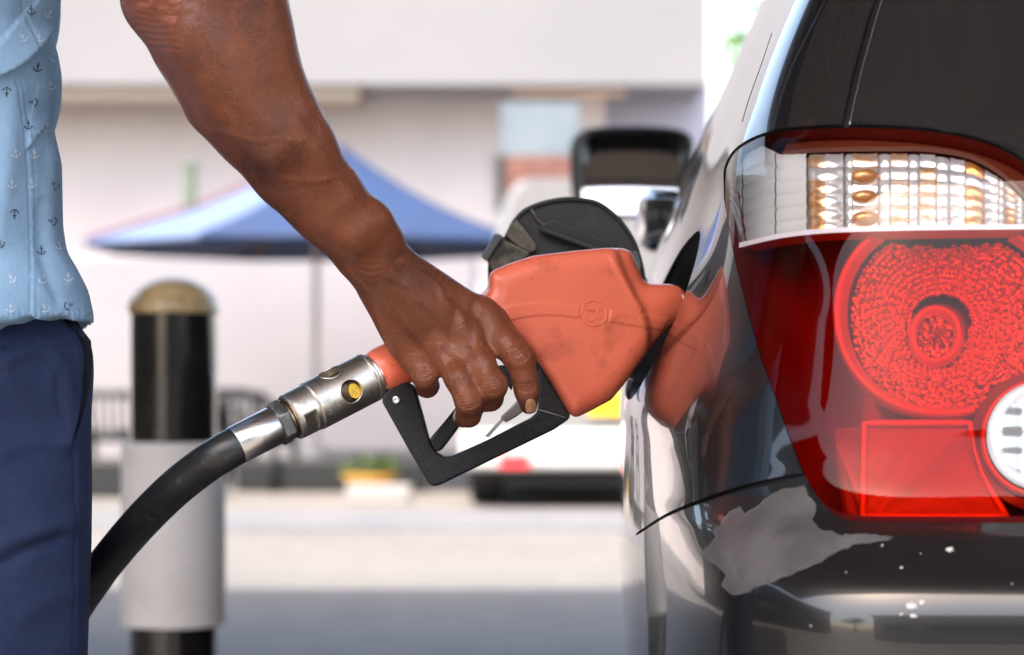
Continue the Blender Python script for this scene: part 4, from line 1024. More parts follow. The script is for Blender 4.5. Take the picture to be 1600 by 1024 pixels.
def body_fn(X, Y, Z):
    a = PD[:, None, :]; off = np.abs(Y - yn_of_x[:, None, None]) - TH[:, None, :]; k = .015
    hh = np.maximum(k - np.abs(a - off), 0) / k
    return (np.maximum(a, off) + hh*hh*k*.25).astype(np.float32)
sd.apply(body_fn, sd.lo, sd.lo + sd.h * sd.n, .004)
sd.cone(W(985, 485), W(1046, 478), .0145, .0142, .008)
sd.cone(W(598, 578), W(770, 497), .0158, .0175, .010)
def endcut(X, Y, Z):
    a = W(578, 588); d = (W(700, 528) - a).normalized(); return (-((X-a.x)*d.x + (Y-a.y)*d.y + (Z-a.z)*d.z)).astype(np.float32) + 0*Z
V, Q = sd.mesh(2)
V, Q = subdivide(V, Q)
Nn = vnormals(V, Q); bxp, byp = proj(V)
b1u = [(770,487),(793,479),(819,474),(845,472.5),(872,474.5),(906,479)]; b1l = [(780,505),(790,502),(819,496),(845,493),(872,493),(905,497)]
b2u = [(954,485),(1004,491),(1043,499)]; b2l = [(952,503),(991,509.5),(1036,516)]
bandp = [b1u + b1l[::-1], b2u + b2l[::-1]]
h_ = np.zeros(len(V))
for bp_ in bandp:
    d = poly_sd(bxp, byp, bp_); h_ += .00075 * np.clip(.5 - d / 2.2, 0, 1)
h_ += .0005 * np.exp(-(line_d(bxp, byp, [(955, 400), (966, 425), (988, 465), (1001, 483)]) / 4.)**2)
V = V + Nn * (h_ * (Nn[:, 1] < 0))[:, None]
cover = mk('grip_cover', V, Q, m_orange, noz, True)
bv_c = BVHTree.FromPolygons([tuple(v) for v in V], Q.tolist())
def cast(bvh, px, py, off=0.):
    o = Vector((0, 0, H)); d = (P(px, py, 1.) - o).normalized(); h = bvh.ray_cast(o, d)
    return None if h[0] is None else h[0] + h[1] * off
b = MB()
def etch(pts, r=.0006, closed=False, s=3):
    pl = [cast(bv_c, x, y, -.00015) for x, y in smooth_poly(pts, s, closed)]; pl = [p for p in pl if p is not None]
    if len(pl) > 2: b.tube(pl, r, 6, closed=closed)
etch([(928 + 20.5*math.cos(q), 490 + 19.5*math.sin(q)) for q in [2*math.pi*i/16 for i in range(16)]], .0006, True); b.build('emblem_ring', m_orange, cover, True)
b = MB(); etch([(911, 482.5), (919, 484), (928, 485.5)], .0008); b.build('emblem_bar', m_orange, cover, True)
b = MB(); etch([(917.5, 486), (916.5, 494), (919, 500), (925, 501.5), (930, 498), (930.5, 493), (927, 489.5), (923, 490)]); b.build('emblem_letter', m_orange, cover, True)
b = MB(); etch([(941, 486), (937.5, 484.5), (933.8, 487), (933, 491.5), (935, 496), (940, 497.5)]); b.build('emblem_letter', m_orange, cover, True)
b = MB(); etch([(604, 590), (600, 577), (613, 571), (626, 566)], .0005); b.build('moulded_line', m_orange, cover, True)

# black guard, lever, clip
GUARD = [(596,627),(601,614),(612,605),(628,598),(640,598),(648,606),(652,620),(661,652),(669,682),(674,697),(682,708),(694,714),(706,713),(718,708),(760,689),(829,654),(838,646),(841,636),(841,566),(848,560),(892,650),(888,656),(866,672),(690,757),(682,760),(673,760),(668,753),(640,706)]
b = MB(); b.prism([W(x, y, -.011) for x, y in GUARD], (0, .023, 0)); gd = b.build('trigger_guard', m_guard, noz); bevel(gd, .0022, 3, 40)
b = MB(); b.tube([W(841, 640, -.0113), W(868, 648, -.0118), W(884, 653, -.0112)], .0004, 6); b.build('mould_seam', M('pale_scuff', (.3, .3, .3), .5), gd, True)
b = MB(); c0 = W(619, 625, -.0108); b.rev(c0, c0 + Vector((0, -1, 0)), [(0, .0028), (.0012, .0028), (.0018, .0018), (.0014, .0012)], 20); b.build('rivet', m_chrome, gd, True)
LEV = [(671,686),(694,659),(716,632),(742,594),(764,576),(784,570),(793,573),(801,598),(800,612),(794,604),(786,588),(772,590),(756,602),(730,650),(704,686),(690,704),(682,707),(675,699)]
b = MB(); b.prism([W(x, y, -.008) for x, y in LEV], (0, .016, 0)); lv = b.build('trigger_lever', m_lever, noz); bevel(lv, .002, 3, 30)
b = MB(); b.prism([W(x, y, -.005) for x, y in ((757,682),(762,677),(787,650),(791,653),(764,684))], (0, .009, 0)); cl = b.build('hold_open_clip', m_ferr, noz)
b = MB(); b.prism([W(x, y, -.0065) for x, y in ((782,652),(797,638),(812,622),(822,640),(806,652),(790,661))], (0, .012, 0)); o = b.build('hold_open_plate', M('dull_plate', (.36, .33, .31), .3, .7), noz); bevel(o, .001)
b = MB(); b.prism([W(x, y, .003) for x, y in ((796,512),(818,528),(842,566),(843,600),(836,600),(824,570),(806,548))], (0, .010, 0)); b.build('inner_edge_highlight', M('inner_highlight_grey', (.30, .33, .36), .3, .5), noz)  # grey strip painted in as the highlight on the cover's inner edge

# swivel coupling
A0, B0 = W(369, 696), W(580, 588); ax_ = (B0 - A0).normalized(); TL = (B0 - A0).length; tt = lambda f: f * TL / 1.0
def rev_flat(prof, n=64, flats=(), cap=True):
    b = MB(); u = ax_.cross(Vector((0, -1, 0))).normalized(); w = ax_.cross(u).normalized()
    vs = []; fs = []
    for t, r in prof:
        for k in range(n):
            q = 2 * math.pi * k / n; d = u * math.cos(q) + w * math.sin(q); rr = r
            for (t0, t1, fd, lim) in flats:
                if t0 <= t <= t1:
                    c = d.dot(fd)
                    if c * r > lim: rr = min(rr, lim / c)
            vs.append(A0 + ax_ * t + d * rr)
    for i in range(len(prof) - 1):
        for k in range(n): fs.append([i*n+k, i*n+(k+1) % n, (i+1)*n+(k+1) % n, (i+1)*n+k])
    if cap: fs += [[k for k in range(n)][::-1], [(len(prof)-1)*n + k for k in range(n)]]
    b.add(vs, fs); return b
up_ = ax_.cross(Vector((0, -1, 0))).normalized(); up_ = up_ if up_.z > 0 else -up_; fr_d = ax_.cross(up_).normalized(); fr_d = fr_d if fr_d.y < 0 else -fr_d
sw = rev_flat([(tt(.385), .0125), (tt(.39), .0150), (tt(.40), .0160), (tt(.425), .0163), (tt(.4255), .0163), (tt(.515), .0163), (tt(.516), .0163), (tt(.54), .0163), (tt(.545), .0157), (tt(.552), .0157)], 72,
              [(tt(.4254), tt(.5158), (fr_d * .72 - up_ * .69).normalized(), .0138), (tt(.4254), tt(.5158), -(fr_d * .72 - up_ * .69).normalized(), .0138)])
swo = sw.build('swivel_coupling', m_steel, noz, True, 28)
br = rev_flat([(tt(.55), .0166), (tt(.556), .0171), (tt(.962), .0171), (tt(.968), .0165), (tt(.973), .0171), (tt(.985), .0171), (tt(.992), .0166), (tt(.992), .0125), (tt(.56), .0125), (tt(.55), .0130)], 96, (), False)
n9 = 96; L9 = len(br.v) // n9
br.f += [[(L9-1)*n9 + k, (L9-1)*n9 + (k+1) % n9, (k+1) % n9, k] for k in range(n9)]; br.m += [0] * n9
def boolean_cut(mb, cutters):
    o = mb.build('tmp', m_steel, None); cs = []
    for c in cutters:
        co = c.build('tmpc', m_steel, None); md = o.modifiers.new('b', 'BOOLEAN'); md.operation = 'DIFFERENCE'; md.solver = 'EXACT'; md.object = co; cs.append(co)
    dg = bpy.context.evaluated_depsgraph_get(); me = bpy.data.meshes.new_from_object(o.evaluated_get(dg))
    vs = [v.co.copy() for v in me.vertices]; fs = [list(p.vertices) for p in me.polygons]
    for c in cs + [o]: bpy.data.objects.remove(c)
    return vs, fs
wc = A0 + ax_ * tt(.775); wc2 = A0 + ax_ * tt(.735)
d1 = (fr_d * .97 - up_ * .20).normalized(); d2 = (fr_d * .45 + up_ * .90).normalized()
cut1 = MB().rev(wc + d1 * .009, wc + d1 * .03, [(0, .0079), (.02, .0079)], 36); cut2 = MB().rev(wc2 + d2 * .009, wc2 + d2 * .03, [(0, .0079), (.02, .0079)], 36)
try:
    vs, fs = boolean_cut(br, [cut1, cut2])
    if len(vs) < 50: raise ValueError
except Exception: vs, fs = br.v, br.f
bar = mk('swivel_barrel', vs, fs, m_steel, noz, True, autosm=25)
rev_flat([(tt(.56), .0118), (tt(.985), .0118)], 40).build('sight_tube', M('dirty_brown_metal', (.15, .10, .05), .4, .5, var=[(150, (.05, .035, .02), .5, .6)]), bar, True, 40)
b = MB(); pl_ = []
for q in range(18):
    a = 2*math.pi*q/18; e = wc + d1 * .0121 + ax_ * (.0036 + .0040*math.cos(a)) + d1.cross(ax_) * (-.0014 + .0052*math.sin(a)); pl_.append(e)
b.prism(pl_, d1 * .0008); o = b.build('yellow_sight', M('yellow_sight_plastic', (.80, .52, .03), .3, coat=.6, var=[(300, (.55, .33, .02), .5, .6)]), bar)
for (cc, dd) in ((wc, d1), (wc2, d2)):
    u_ = ax_; w_ = dd.cross(ax_).normalized(); ring = []
    for q in range(36):
        a = 2*math.pi*q/36; e = cc + (u_ * math.cos(a) + w_ * math.sin(a)) * .0080
        rad = e - A0; t_ = rad.dot(ax_); ra = rad - ax_ * t_; s2 = ra.dot(w_); ring.append(A0 + ax_ * t_ + w_ * s2 + dd * math.sqrt(max(.0171**2 - s2*s2, 0)))
    b = MB(); b.tube(ring, .00035, 6, closed=True); b.build('window_lip', m_ferr, bar, True)
b = MB(); r_ = np.random.RandomState(3)
for line in range(3):
    for k in range(9):
        t_ = tt(.60 + line * .035); ang_ = math.radians(-38 + k * 6.0 + r_.uniform(-1, 1))
        d = (fr_d * math.cos(ang_) + up_ * math.sin(ang_)); p0 = A0 + ax_ * (t_ - .001) + d * .01712; p1 = A0 + ax_ * (t_ + .0008) + (fr_d * math.cos(ang_+.03*r_.uniform(-1,1)) + up_ * math.sin(ang_+.05*r_.uniform(-1,1))) * .01712
        b.tube([p0, p1], .00013, 4)
b.build('stamped_marks', M('stamp_grey', (.75, .70, .62), .4, 1.0), bar, True)
hexb = MB()
def ring_n(t, r, n=6, ph=.3): 
    u, w = up_, fr_d; return [A0 + ax_ * t + (u * math.cos(2*math.pi*k/n + ph) + w * math.sin(2*math.pi*k/n + ph)) * r for k in range(n)]
hexb.prism(ring_n(tt(.285), .0156), ax_ * tt(.075)); o = hexb.build('hex_nut', m_nut, noz); bevel(o, .0012, 2)
rev_flat([(tt(.355), .0118), (tt(.36), .0138), (tt(.372), .0138), (tt(.375), .0125), (tt(.38), .0142), (tt(.39), .0142), (tt(.392), .0118)], 48).build('brass_washer', M('dull_brass', (.38, .28, .17), .35, 1.0, var=[(300, (.2, .15, .1), .5, .6)]), noz, True, 30)
rev_flat([(tt(-.012), .0118), (tt(-.008), .0124), (tt(0), .0129), (tt(.27), .0131), (tt(.282), .0127), (tt(.285), .011)], 56).build('hose_ferrule', m_ferr, noz, True, 30)
rev_flat([(tt(.99), .0138), (tt(.995), .0150), (tt(1.01), .0152), (tt(1.02), .0143), (tt(1.04), .0143)], 48).build('collar', m_ferr, noz, True, 30)
b = MB(); nk = W(1046, 478); b.rev(nk - (Vector(hc) - nk).normalized() * .01, Vector(hc) - Vector(hn) * .02, [(0, .0105), (.055, .0105)], 28); b.build('spout', m_nut, noz, True, 40)

# hose
hs_ = []
for (x, y, Y_) in ((376,692.5,Yn(376)),(345,710,1.582),(315,730,1.59),(268,768,1.61),(218,818,1.65),(175,868,1.70),(148,905,1.74),(110,965,1.80),(80,1040,1.86),(60,1150,1.93)):
    hs_.append(P(x, y, Y_))
hs_ += [Vector((-.42, 2.02, .42)), Vector((-.50, 2.12, .22)), Vector((-.66, 2.22, .07)), Vector((-.95, 2.30, .018)), Vector((-1.4, 2.35, .014)), Vector((-2.2, 2.3, .014))]
hs_ = [Vector(p) for p in catmull(hs_, 10)]
b = MB(); b.tube(hs_, .0127, 28); ho = b.build('fuel_hose', m_rubber, None, True)
tag(ho, 'thick black rubber hose curving from the coupling down behind the trousers', 'hose')
# ================================================================ THE PERSON
per = thing('person', (-.40, 1.70, 0), 'person in a light blue anchor print shirt and navy trousers gripping the nozzle', 'person')
def skin_mat():
    m = M('dark_brown_skin', (.225, .057, .0175), .36, spec=.55, sss=.02, coat=.28, coatr=.27,
          var=[(16, (.13, .034, .014), .44, .66), (55, (.27, .074, .023), .52, .72), (240, (.12, .034, .014), .60, .76)], bump=(330, .55, .0016), bump2=(820, .65, .0007, 'voronoi'), rvar=(30, .56))
    return m
m_skin = skin_mat()
a_lo = (P(150, 0, 1.45).x, 1.40, H - .055); a_hi = (P(870, 0, 1.66).x, 1.76, 1.262)
sk = Sdf(a_lo, a_hi, .0015)
def R(px, Y): return px / F * Y
# upper arm end, forearm: centre px, row, distance, radius in px
FA = [(328, -95, 1.497, 96), (320, -40, 1.500, 104), (322, 4, 1.503, 104), (342, 62, 1.507, 98), (368, 137, 1.515, 83), (408, 190, 1.523, 74), (460, 257, 1.536, 66), (507, 310, 1.550, 57), (540, 350, 1.562, 50), (573, 391, 1.578, 47), (590, 410, 1.588, 47)]
pts = [P(x, y, Y) for x, y, Y, r in FA]; rs = [R(r, Y) for x, y, Y, r in FA]
sk.chain(pts, rs, .012, sq=((0, 1, 0), .86))
sk.chain([P(305, -60, 1.49), P(250, -12, 1.50), P(243, 0, 1.50)], [R(58, 1.5), R(44, 1.5), R(36, 1.5)], .02)         # olecranon
sk.cone(P(380, -60, 1.48), P(384, 90, 1.505), R(56, 1.5), R(58, 1.5), .022)                              # brachioradialis
sk.cone(P(384, 90, 1.505), P(462, 215, 1.525), R(58, 1.5), R(40, 1.5), .022)
sk.cone(P(300, 60, 1.475), P(420, 230, 1.50), R(38, 1.5), R(28, 1.5), .022)                              # extensor belly
sk.cone(P(330, 150, 1.50), P(500, 345, 1.55), R(24, 1.5), R(20, 1.5), .016)                              # ulnar border
sk.cone(P(550, 366, 1.547), P(557, 376, 1.552), R(17, 1.55), R(16, 1.55), .012)                         # ulna head
sk.cone(P(590, 345, 1.560), P(600, 372, 1.572), R(22, 1.57), R(24, 1.57), .014)                         # radius end
# carpus and metacarpals
def C(a, b_, ra, rb, k=.007): sk.cone(P(*a), P(*b_), R(ra, a[2]), R(rb, b_[2]), k)
wr = [(609, 402, 1.585), (594, 412, 1.580), (586, 422, 1.583), (579, 434, 1.590)]
IM, MM, RM, PM = (752, 492, 1.618), (722, 518, 1.606), (690, 543, 1.607), (652, 560, 1.615)
C(wr[0], IM, 27, 23, .008); C(wr[1], MM, 30, 23.5, .008); C(wr[2], RM, 30, 22.5, .008); C(wr[3], PM, 25, 20, .008)
C((600, 418, 1.602), (690, 500, 1.630), 34, 32, .010); C((600, 434, 1.604), (655, 530, 1.628), 31, 26, .010)   # palm flesh
C((632, 425, 1.606), (738, 484, 1.634), 27, 25, .010)
C((588, 452, 1.600), (628, 540, 1.612), 24, 21, .010)                                                      # hypothenar border
# knuckles
for k_, r_k in ((IM, 25.5), (MM, 26.5), (RM, 25), (PM, 22)):
    C((k_[0], k_[1], k_[2] - .0015), (k_[0] + 4, k_[1] + 5, k_[2] - .0015), r_k, r_k - 1, .006)
sk.D = sk.D
def finger(js, rad, k=.0022, base_k=.008):
    for i in range(len(js) - 1):
        sk.cone(P(*js[i]), P(*js[i+1]), R(rad[i], js[i][2]), R(rad[i+1], js[i+1][2]), base_k if i == 0 else .0035)
finger([(652, 562, 1.613), (664, 590, 1.606), (668, 603, 1.622), (664, 606, 1.640)], [20, 19, 17.5, 16])
finger([(690, 545, 1.606), (716, 592, 1.592), (733, 627, 1.588), (732, 648, 1.602), (724, 652, 1.622)], [22, 21, 21.5, 19, 17])
finger([(722, 520, 1.607), (752, 568, 1.595), (770, 602, 1.590), (766, 622, 1.604), (758, 628, 1.626)], [22.5, 21.5, 22.5, 20, 17])
finger([(752, 494, 1.620), (790, 537, 1.606), (812, 562, 1.600), (819, 590, 1.601), (823, 612, 1.603), (826, 633, 1.608)], [24, 23, 23.5, 19.5, 18.5, 15])
# flesh at the base of the index towards the body cover
C((775, 500, 1.625), (806, 545, 1.612), 20, 17, .006)
# thumb over the far side
finger([(628, 432, 1.620), (664, 466, 1.676), (722, 500, 1.702), (752, 530, 1.700)], [22, 23, 20, 17], base_k=.010)
# clefts between the finger roots
for a_, b_ in (((668, 600, 1.585), (664, 570, 1.594)), ((706, 600, 1.577), (702, 562, 1.590)), ((744, 570, 1.580), (735, 545, 1.592))):
    sk.cone(P(*a_), P(*b_), R(2.5, 1.59), R(.5, 1.59), .004, 'sub')
V, Q = sk.mesh(2); V, Q = subdivide(V, Q)
for _p in range(1):
    Nn = vnormals(V, Q)
vx, vy = proj(V); ff = np.clip(-Nn[:, 1] * 1.6, 0, 1)
disp = np.zeros(len(V))
def ridge(pl, amp, w, s=4):
    global disp
    pl = smooth_poly(pl, s, False); disp = disp + amp * np.exp(-(line_d(vx, vy, pl) / w)**2)
# veins and tendons on the back of the hand
ridge([(628,409),(642,421),(662,431),(680,443),(688,455),(694,469),(714,482),(724,500)], .0011, 5.2, 8)
ridge([(606,432),(622,440),(641,452),(652,467),(668,480),(688,500),(700,520)], .0010, 5.2, 8)
ridge([(594,450),(606,470),(624,492),(642,516),(656,540)], .0008, 5.2, 8)


ridge([(640,440),(690,485),(718,512)], .0006, 10); ridge([(625,455),(665,505),(688,538)], .0006, 10); ridge([(655,425),(710,460),(748,485)], .0006, 10)
ridge([(712,490),(706,525),(700,548)], -.0011, 9); ridge([(742,478),(738,505),(737,532)], -.0010, 8); ridge([(672,520),(672,545),(668,568)], -.0011, 8)
# forearm veins, muscle lines
ridge([(330,205),(372,214),(400,222),(430,218),(470,222)], .0005, 5, 8); ridge([(388,262),(420,272),(470,284),(508,281)], .0006, 5, 8); ridge([(508,281),(540,270),(560,262)], .0004, 5)
ridge([(352,170),(400,205),(440,250),(500,305),(545,352)], -.0006, 16); ridge([(420,60),(440,120),(478,190),(520,250),(560,300)], -.0009, 16)
ridge([(300,30),(330,90),(372,150),(420,200)], .0012, 18); ridge([(470,190),(500,240),(545,300),(580,345)], .0010, 12)
ridge([(555,350),(562,372),(576,396)], -.0008, 8); ridge([(250,60),(290,130),(345,205)], -.0003, 20)
# wrist folds, elbow folds
for k in range(4): ridge([(556+k*3,398+k*12),(575+k*2,404+k*11),(596,404+k*9)], -.00025, 1.8)
for k in range(7): ridge([(205+k*3, 8+k*11), (238+k*4, 16+k*10), (278, 6+k*12)], -.0005, 2.4)
for (x, y, w) in ((222, 10, 7), (250, 12, 6), (262, 30, 8), (234, -2, 6), (272, 1, 7)):
    disp += .0009 * np.exp(-(((vx - x) / (w * 1.7))**2 + ((vy - y) / w)**2)**2)
# creases over the finger joints
def creases(c, d, half, n, gap, amp=-.0007, w=1.6):
    dx, dy = d; L = math.hypot(dx, dy); dx, dy = dx / L, dy / L
    for i in range(n):
        o = (i - (n-1)/2) * gap; cx, cy = c[0] + dx * o, c[1] + dy * o; h2 = half * (1 - .12 * abs(i - (n-1)/2)); q = .22 * h2 * (o / (gap * n))
        ridge([(cx + dy*h2 - dx*(3 - q), cy - dx*h2 - dy*(3 - q)), (cx + dx*q, cy + dy*q), (cx - dy*h2 - dx*(3 - q), cy + dx*h2 - dy*(3 - q))], amp, w)
creases((813, 556), (.45, .9), 15, 5, 4.4); creases((823, 607), (.15, 1), 14, 4, 3.2)
creases((734, 628), (.35, .93), 16, 5, 4.2); creases((774, 604), (.4, .9), 16, 5, 4.4); creases((664, 586), (.3, .95), 11, 3, 4.5)
creases((722, 512), (.5, .85), 12, 4, 5, -.0002, 1.6); creases((692, 538), (.5, .85), 11, 3, 5, -.0002, 1.6); creases((756, 490), (.6, .8), 12, 3, 5, -.0002, 1.6)
for c, r, a in (((813, 557), 13, .0006), ((735, 630), 13, .0006), ((775, 606), 13, .0006)): disp += a * np.exp(-(((vx-c[0])**2 + (vy-c[1])**2) / r**2))
rn = np.random.RandomState(4); wob = np.zeros(len(V))
for _ in range(40):
    kx, ky, kz = rn.normal(size=3) * 130; wob += np.sin(V[:, 0]*kx + V[:, 1]*ky + V[:, 2]*kz + rn.uniform(0, 6.28)) / 40
disp += wob * .0012
V = V + Nn * (disp * np.where(ff > .05, 1, .3))[:, None]
ARM_V, ARM_Q = V, Q
# ---- the rest of the body, coarser, joined into the same mesh
bs = Sdf((-.85, 1.30, -.02), (-.12, 2.12, 1.84), .008)
def shx(p): return Vector((p[0] - .20 * max(p[1] - 1.60, 0) - .012, p[1], p[2]))
def B(a, b_, ra, rb, k=.04, sq=None): bs.cone(shx(a), shx(b_), ra, rb, k, 'add', sq)
B((-.395, 1.72, .97), (-.395, 1.72, 1.12), .100, .100, .05, ((1, 0, 0), .80)); B((-.395, 1.72, 1.12), (-.40, 1.72, 1.34), .105, .12, .05, ((1, 0, 0), .74))
B((-.41, 1.60, 1.41), (-.41, 1.84, 1.41), .072, .072, .05); B((-.405, 1.72, 1.42), (-.385, 1.72, 1.54), .058, .054, .03)
B((-.375, 1.72, 1.64), (-.385, 1.72, 1.70), .074, .088, .03, ((0, 1, 0), .86)); B((-.335, 1.72, 1.595), (-.35, 1.72, 1.66), .042, .055, .03); B((-.285, 1.72, 1.655), (-.297, 1.72, 1.685), .012, .008, .012)
B((-.292, 1.72, 1.612), (-.30, 1.72, 1.625), .018, .016, .01); B((-.295, 1.70, 1.692), (-.295, 1.74, 1.692), .010, .010, .012)
for s_ in (-1, 1): B((-.38, 1.72 + s_*.073, 1.65), (-.39, 1.72 + s_*.080, 1.68), .012, .014, .006, ((0, 1, 0), .5)); bs.cone(shx((-.288, 1.72 + s_*.030, 1.682)), shx((-.286, 1.72 + s_*.030, 1.682)), .010, .010, .006, 'sub')
sh = Vector((-.405, 1.555, 1.425)); elb = P(322, -40, 1.500)
B(sh, sh.lerp(elb, .5), .055, .048, .03); B(sh.lerp(elb, .5), sh.lerp(elb, .86), .048, .042, .02)
B(Vector((-.405, 1.885, 1.425)), Vector((-.45, 1.93, 1.15)), .052, .043, .03); B(Vector((-.45, 1.93, 1.15)), Vector((-.33, 1.93, .94)), .042, .029, .02)
hd_ = Vector((-.32, 1.925, .90)); B(Vector((-.33, 1.93, .94)), hd_ + Vector((.01, 0, -.03)), .029, .034, .02, ((0, 1, 0), .55))
for i, (dx, ln) in enumerate(((-.030, .055), (-.012, .068), (.006, .072), (.024, .066))):
    f0 = hd_ + Vector((dx, 0, -.05)); f1 = f0 + Vector((.004, -.004, -ln * .55)); f2 = f1 + Vector((.008, -.010, -ln * .42)); B(f0, f1, .0088, .0085, .006); B(f1, f2, .0085, .0075, .004)
B(hd_ + Vector((.03, -.005, -.02)), hd_ + Vector((.052, -.015, -.065)), .011, .009, .010)
for s_, fxx in ((-1, 0), (1, -.16)):
    yh = 1.72 + s_ * .09; B((-.385, yh + .004*s_, .90), (-.365 + fxx*.5, yh, .50), .066, .050, .03); B((-.365 + fxx*.5, yh, .50), (-.365 + fxx, yh, .10), .047, .036, .02); B((-.41 + fxx, yh, .07), (-.27 + fxx, yh, .035), .038, .030, .03, ((0, 0, 1), .8))
BV, BQ = bs.mesh(2)
AV = np.concatenate([ARM_V, BV]); AQ = np.concatenate([ARM_Q, BQ + len(ARM_V)])
# scar tissue on the elbow: its own colour
qx, qy = proj(AV[AQ].mean(1)); mi = np.zeros(len(AQ), int)
for (x, y, w) in ((222, 10, 5), (250, 12, 3.2), (262, 30, 6), (272, 1, 6), (236, 3, 3)): mi[((((qx - x) / (w * 1.8))**2 + ((qy - y) / w)**2) < 1 + .5 * np.sin(qx * 1.1 + qy * .7))] = 1
mi[len(ARM_Q):] = 0
body = mk('body', AV, AQ, [m_skin, M('scar_skin', (.28, .085, .055), .4, coat=.2, sss=.1, bump=(700, .4, .0006))], per, True, midx=mi)
bv_a = BVHTree.FromPolygons([tuple(v) for v in ARM_V], ARM_Q.tolist())
# fingernail of the index finger
nl = []; ctr = (829.5, 636)
for rr in (0, .4, .7, .9, 1.0):
    for k in range(24):
        q = 2*math.pi*k/24; x = rr * 8.5 * math.copysign(abs(math.cos(q))**.8, math.cos(q)); y = rr * 13 * math.copysign(abs(math.sin(q))**.8, math.sin(q)); t_ = math.radians(10)
        nl.append((ctr[0] + x*math.cos(t_) + y*math.sin(-t_)*-1*.2, ctr[1] + y, rr))
vs = []; ok = True
for x, y, rr in nl:
    p = cast(bv_a, x, y, .0007 * (1 - rr**4) + .0003)
    if p is None: p = vs[-1] if vs else P(x, y, 1.595)
    vs.append(p)
fs = []
for i in range(4):
    for k in range(24): fs.append([i*24+k, i*24+(k+1) % 24, (i+1)*24+(k+1) % 24, (i+1)*24+k])
mk('fingernail', vs, fs, M('nail_peach', (.52, .25, .15), .28, coat=.5, coatr=.15, sss=.1, var=(300, (.58, .34, .15), .5, .65)), body, True)

# ---- shirt
m_shirt = M('light_blue_cotton', (.285, .45, .64), .88, var=[(40, (.255, .41, .59), .4, .65)], bump=(1600, .35, .0004), bump2=(38, .45, .004))
m_anch_d = M('anchor_navy', (.035, .05, .07), .9); m_anch_w = M('anchor_white', (.66, .72, .80), .9)
YS = 1.60
ss = Sdf((-.70, 1.42, .925), (-.19, 2.0, 1.56), .0035)
def Zp(py): return P(0, py, YS).z
def Xp(px): return P(px, 0, YS).x
front = [(92,-420),(96,-200),(98,-60),(98,0),(93,22),(86,42),(94,64),(100,98),(100,132),(95,152),(86,180),(93,212),(100,242),(101,300),(102,345),(108,385),(124,412),(143,448),(152,488),(155,516),(155,580)]
fz_ = np.array([Zp(y) for x, y in front])[::-1]; fx_ = np.array([Xp(x) for x, y in front])[::-1]
def shirt_fn(X, Y, Z):
    X = X + .20 * np.maximum(Y - 1.60, 0)
    fr = np.interp(Z, fz_, fx_); bk = np.full_like(fr, -.535) - .01*np.sin(Z*40); hw = np.interp(Z, [.90, .98, 1.1, 1.25, 1.40, 1.46, 1.50], [.200, .196, .184, .190, .20, .17, .07])
    cx_ = (fr + bk) / 2; rx = (fr - bk) / 2; t = np.maximum(Z - 1.42, 0); rx = rx - t * .4
    w = .0028 * np.sin(Z * 62 + X * 26 + Y*9) * np.clip((1.2 - Z) * 6, .25, 1) + .0022 * np.sin(X * 55 - Z * 38 + Y * 20) + .0013 * np.sin(Z * 120 + X * 60)
    e = (np.abs((X - cx_) / rx) ** 3.4 + np.abs((Y - 1.72) / hw) ** 3.4) ** (1 / 3.4)
    return ((e - 1) * np.minimum(rx, hw) * .9 - w * np.clip((fr + -.02 - X) / .05, 0, 1)).astype(np.float32)
ss.apply(shirt_fn, ss.lo, ss.lo + ss.h * ss.n, .003)
sh2 = Vector((-.405, 1.575, 1.42)); se = sh2.lerp(elb, .42)
ss.cone(sh2, se, .070, .072, .03)
# blouse folds running down from the sleeve
def hem(X, Y, Z):
    h0 = np.interp(X, [P(-200, 0, 1.56).x, P(0, 0, 1.56).x, P(40, 0, 1.56).x, P(78, 0, 1.57).x, P(120, 0, 1.6).x, P(156, 0, 1.6).x], [P(0, 560, 1.56).z, P(0, 514, 1.56).z, P(0, 500, 1.56).z, P(0, 497, 1.57).z, P(0, 499, 1.59).z, P(0, 513, 1.6).z])
    return (h0 + .0016*np.sin(X*420) - Z + 0*Y).astype(np.float32)
ss.apply(hem, ss.lo, ss.lo + ss.h * ss.n, mode='cut')
# hollow it out: cloth about 5 mm thick, open at the hem, neck and sleeve
ax3 = np.meshgrid(*[np.arange(n_) for n_ in ss.D.shape], indexing='ij')[2] * 0
inn = ss.D + .007
Zg = ss.ax[2][None, None, :]
deep = np.where(Zg < .995, inn, ss.D)
ss.D = np.where(Zg < .995, np.maximum(ss.D, -inn), ss.D).astype(np.float32)
V, Q = ss.mesh(2); V, Q = subdivide(V, Q)
Nn = vnormals(V, Q); vx, vy = proj(V); d_ = np.zeros(len(V)); mask = Nn[:, 1] < 0
for pl, a_, w_ in (([(34, -10), (38, 30), (47, 60), (50, 84)], -.0009, 1.6), ([(25, 128), (28, 165), (36, 200), (42, 250), (46, 330), (48, 420), (47, 497)], -.0010, 1.6), ([(33, 128), (38, 165), (45, 200), (52, 250), (56, 330), (58, 420), (57, 497)], -.0005, 1.3),
                   ([(-20, 500), (0, 500), (40, 487), (78, 485), (120, 487), (154, 500)], -.0005, 1.5)):
    d_ += a_ * np.exp(-(line_d(vx, vy, smooth_poly(pl, 4, False)) / w_)**2)
for k in range(26):      # puckers along the seam and hem
    y = 140 + k * 14; d_ += .0006 * np.exp(-(((vx - (52 + 3*math.sin(k*2.1))) / 7)**2 + ((vy - y) / 3.5)**2))
for k in range(18): d_ += .0007 * np.exp(-(((vx - (2 + k*8.6)) / 2.4)**2 + ((vy - 492) / 7)**2))
def fold(line, poly, amp, dec):
    ln = smooth_poly(line, 5, False); inn_ = in_poly(vx, vy, poly + ln[::-1]); dd = line_d(vx, vy, ln)
    return np.where(inn_, amp * np.clip(dd / 4, 0, 1) * np.exp(-np.maximum(dd - 4, 0) / dec), 0)
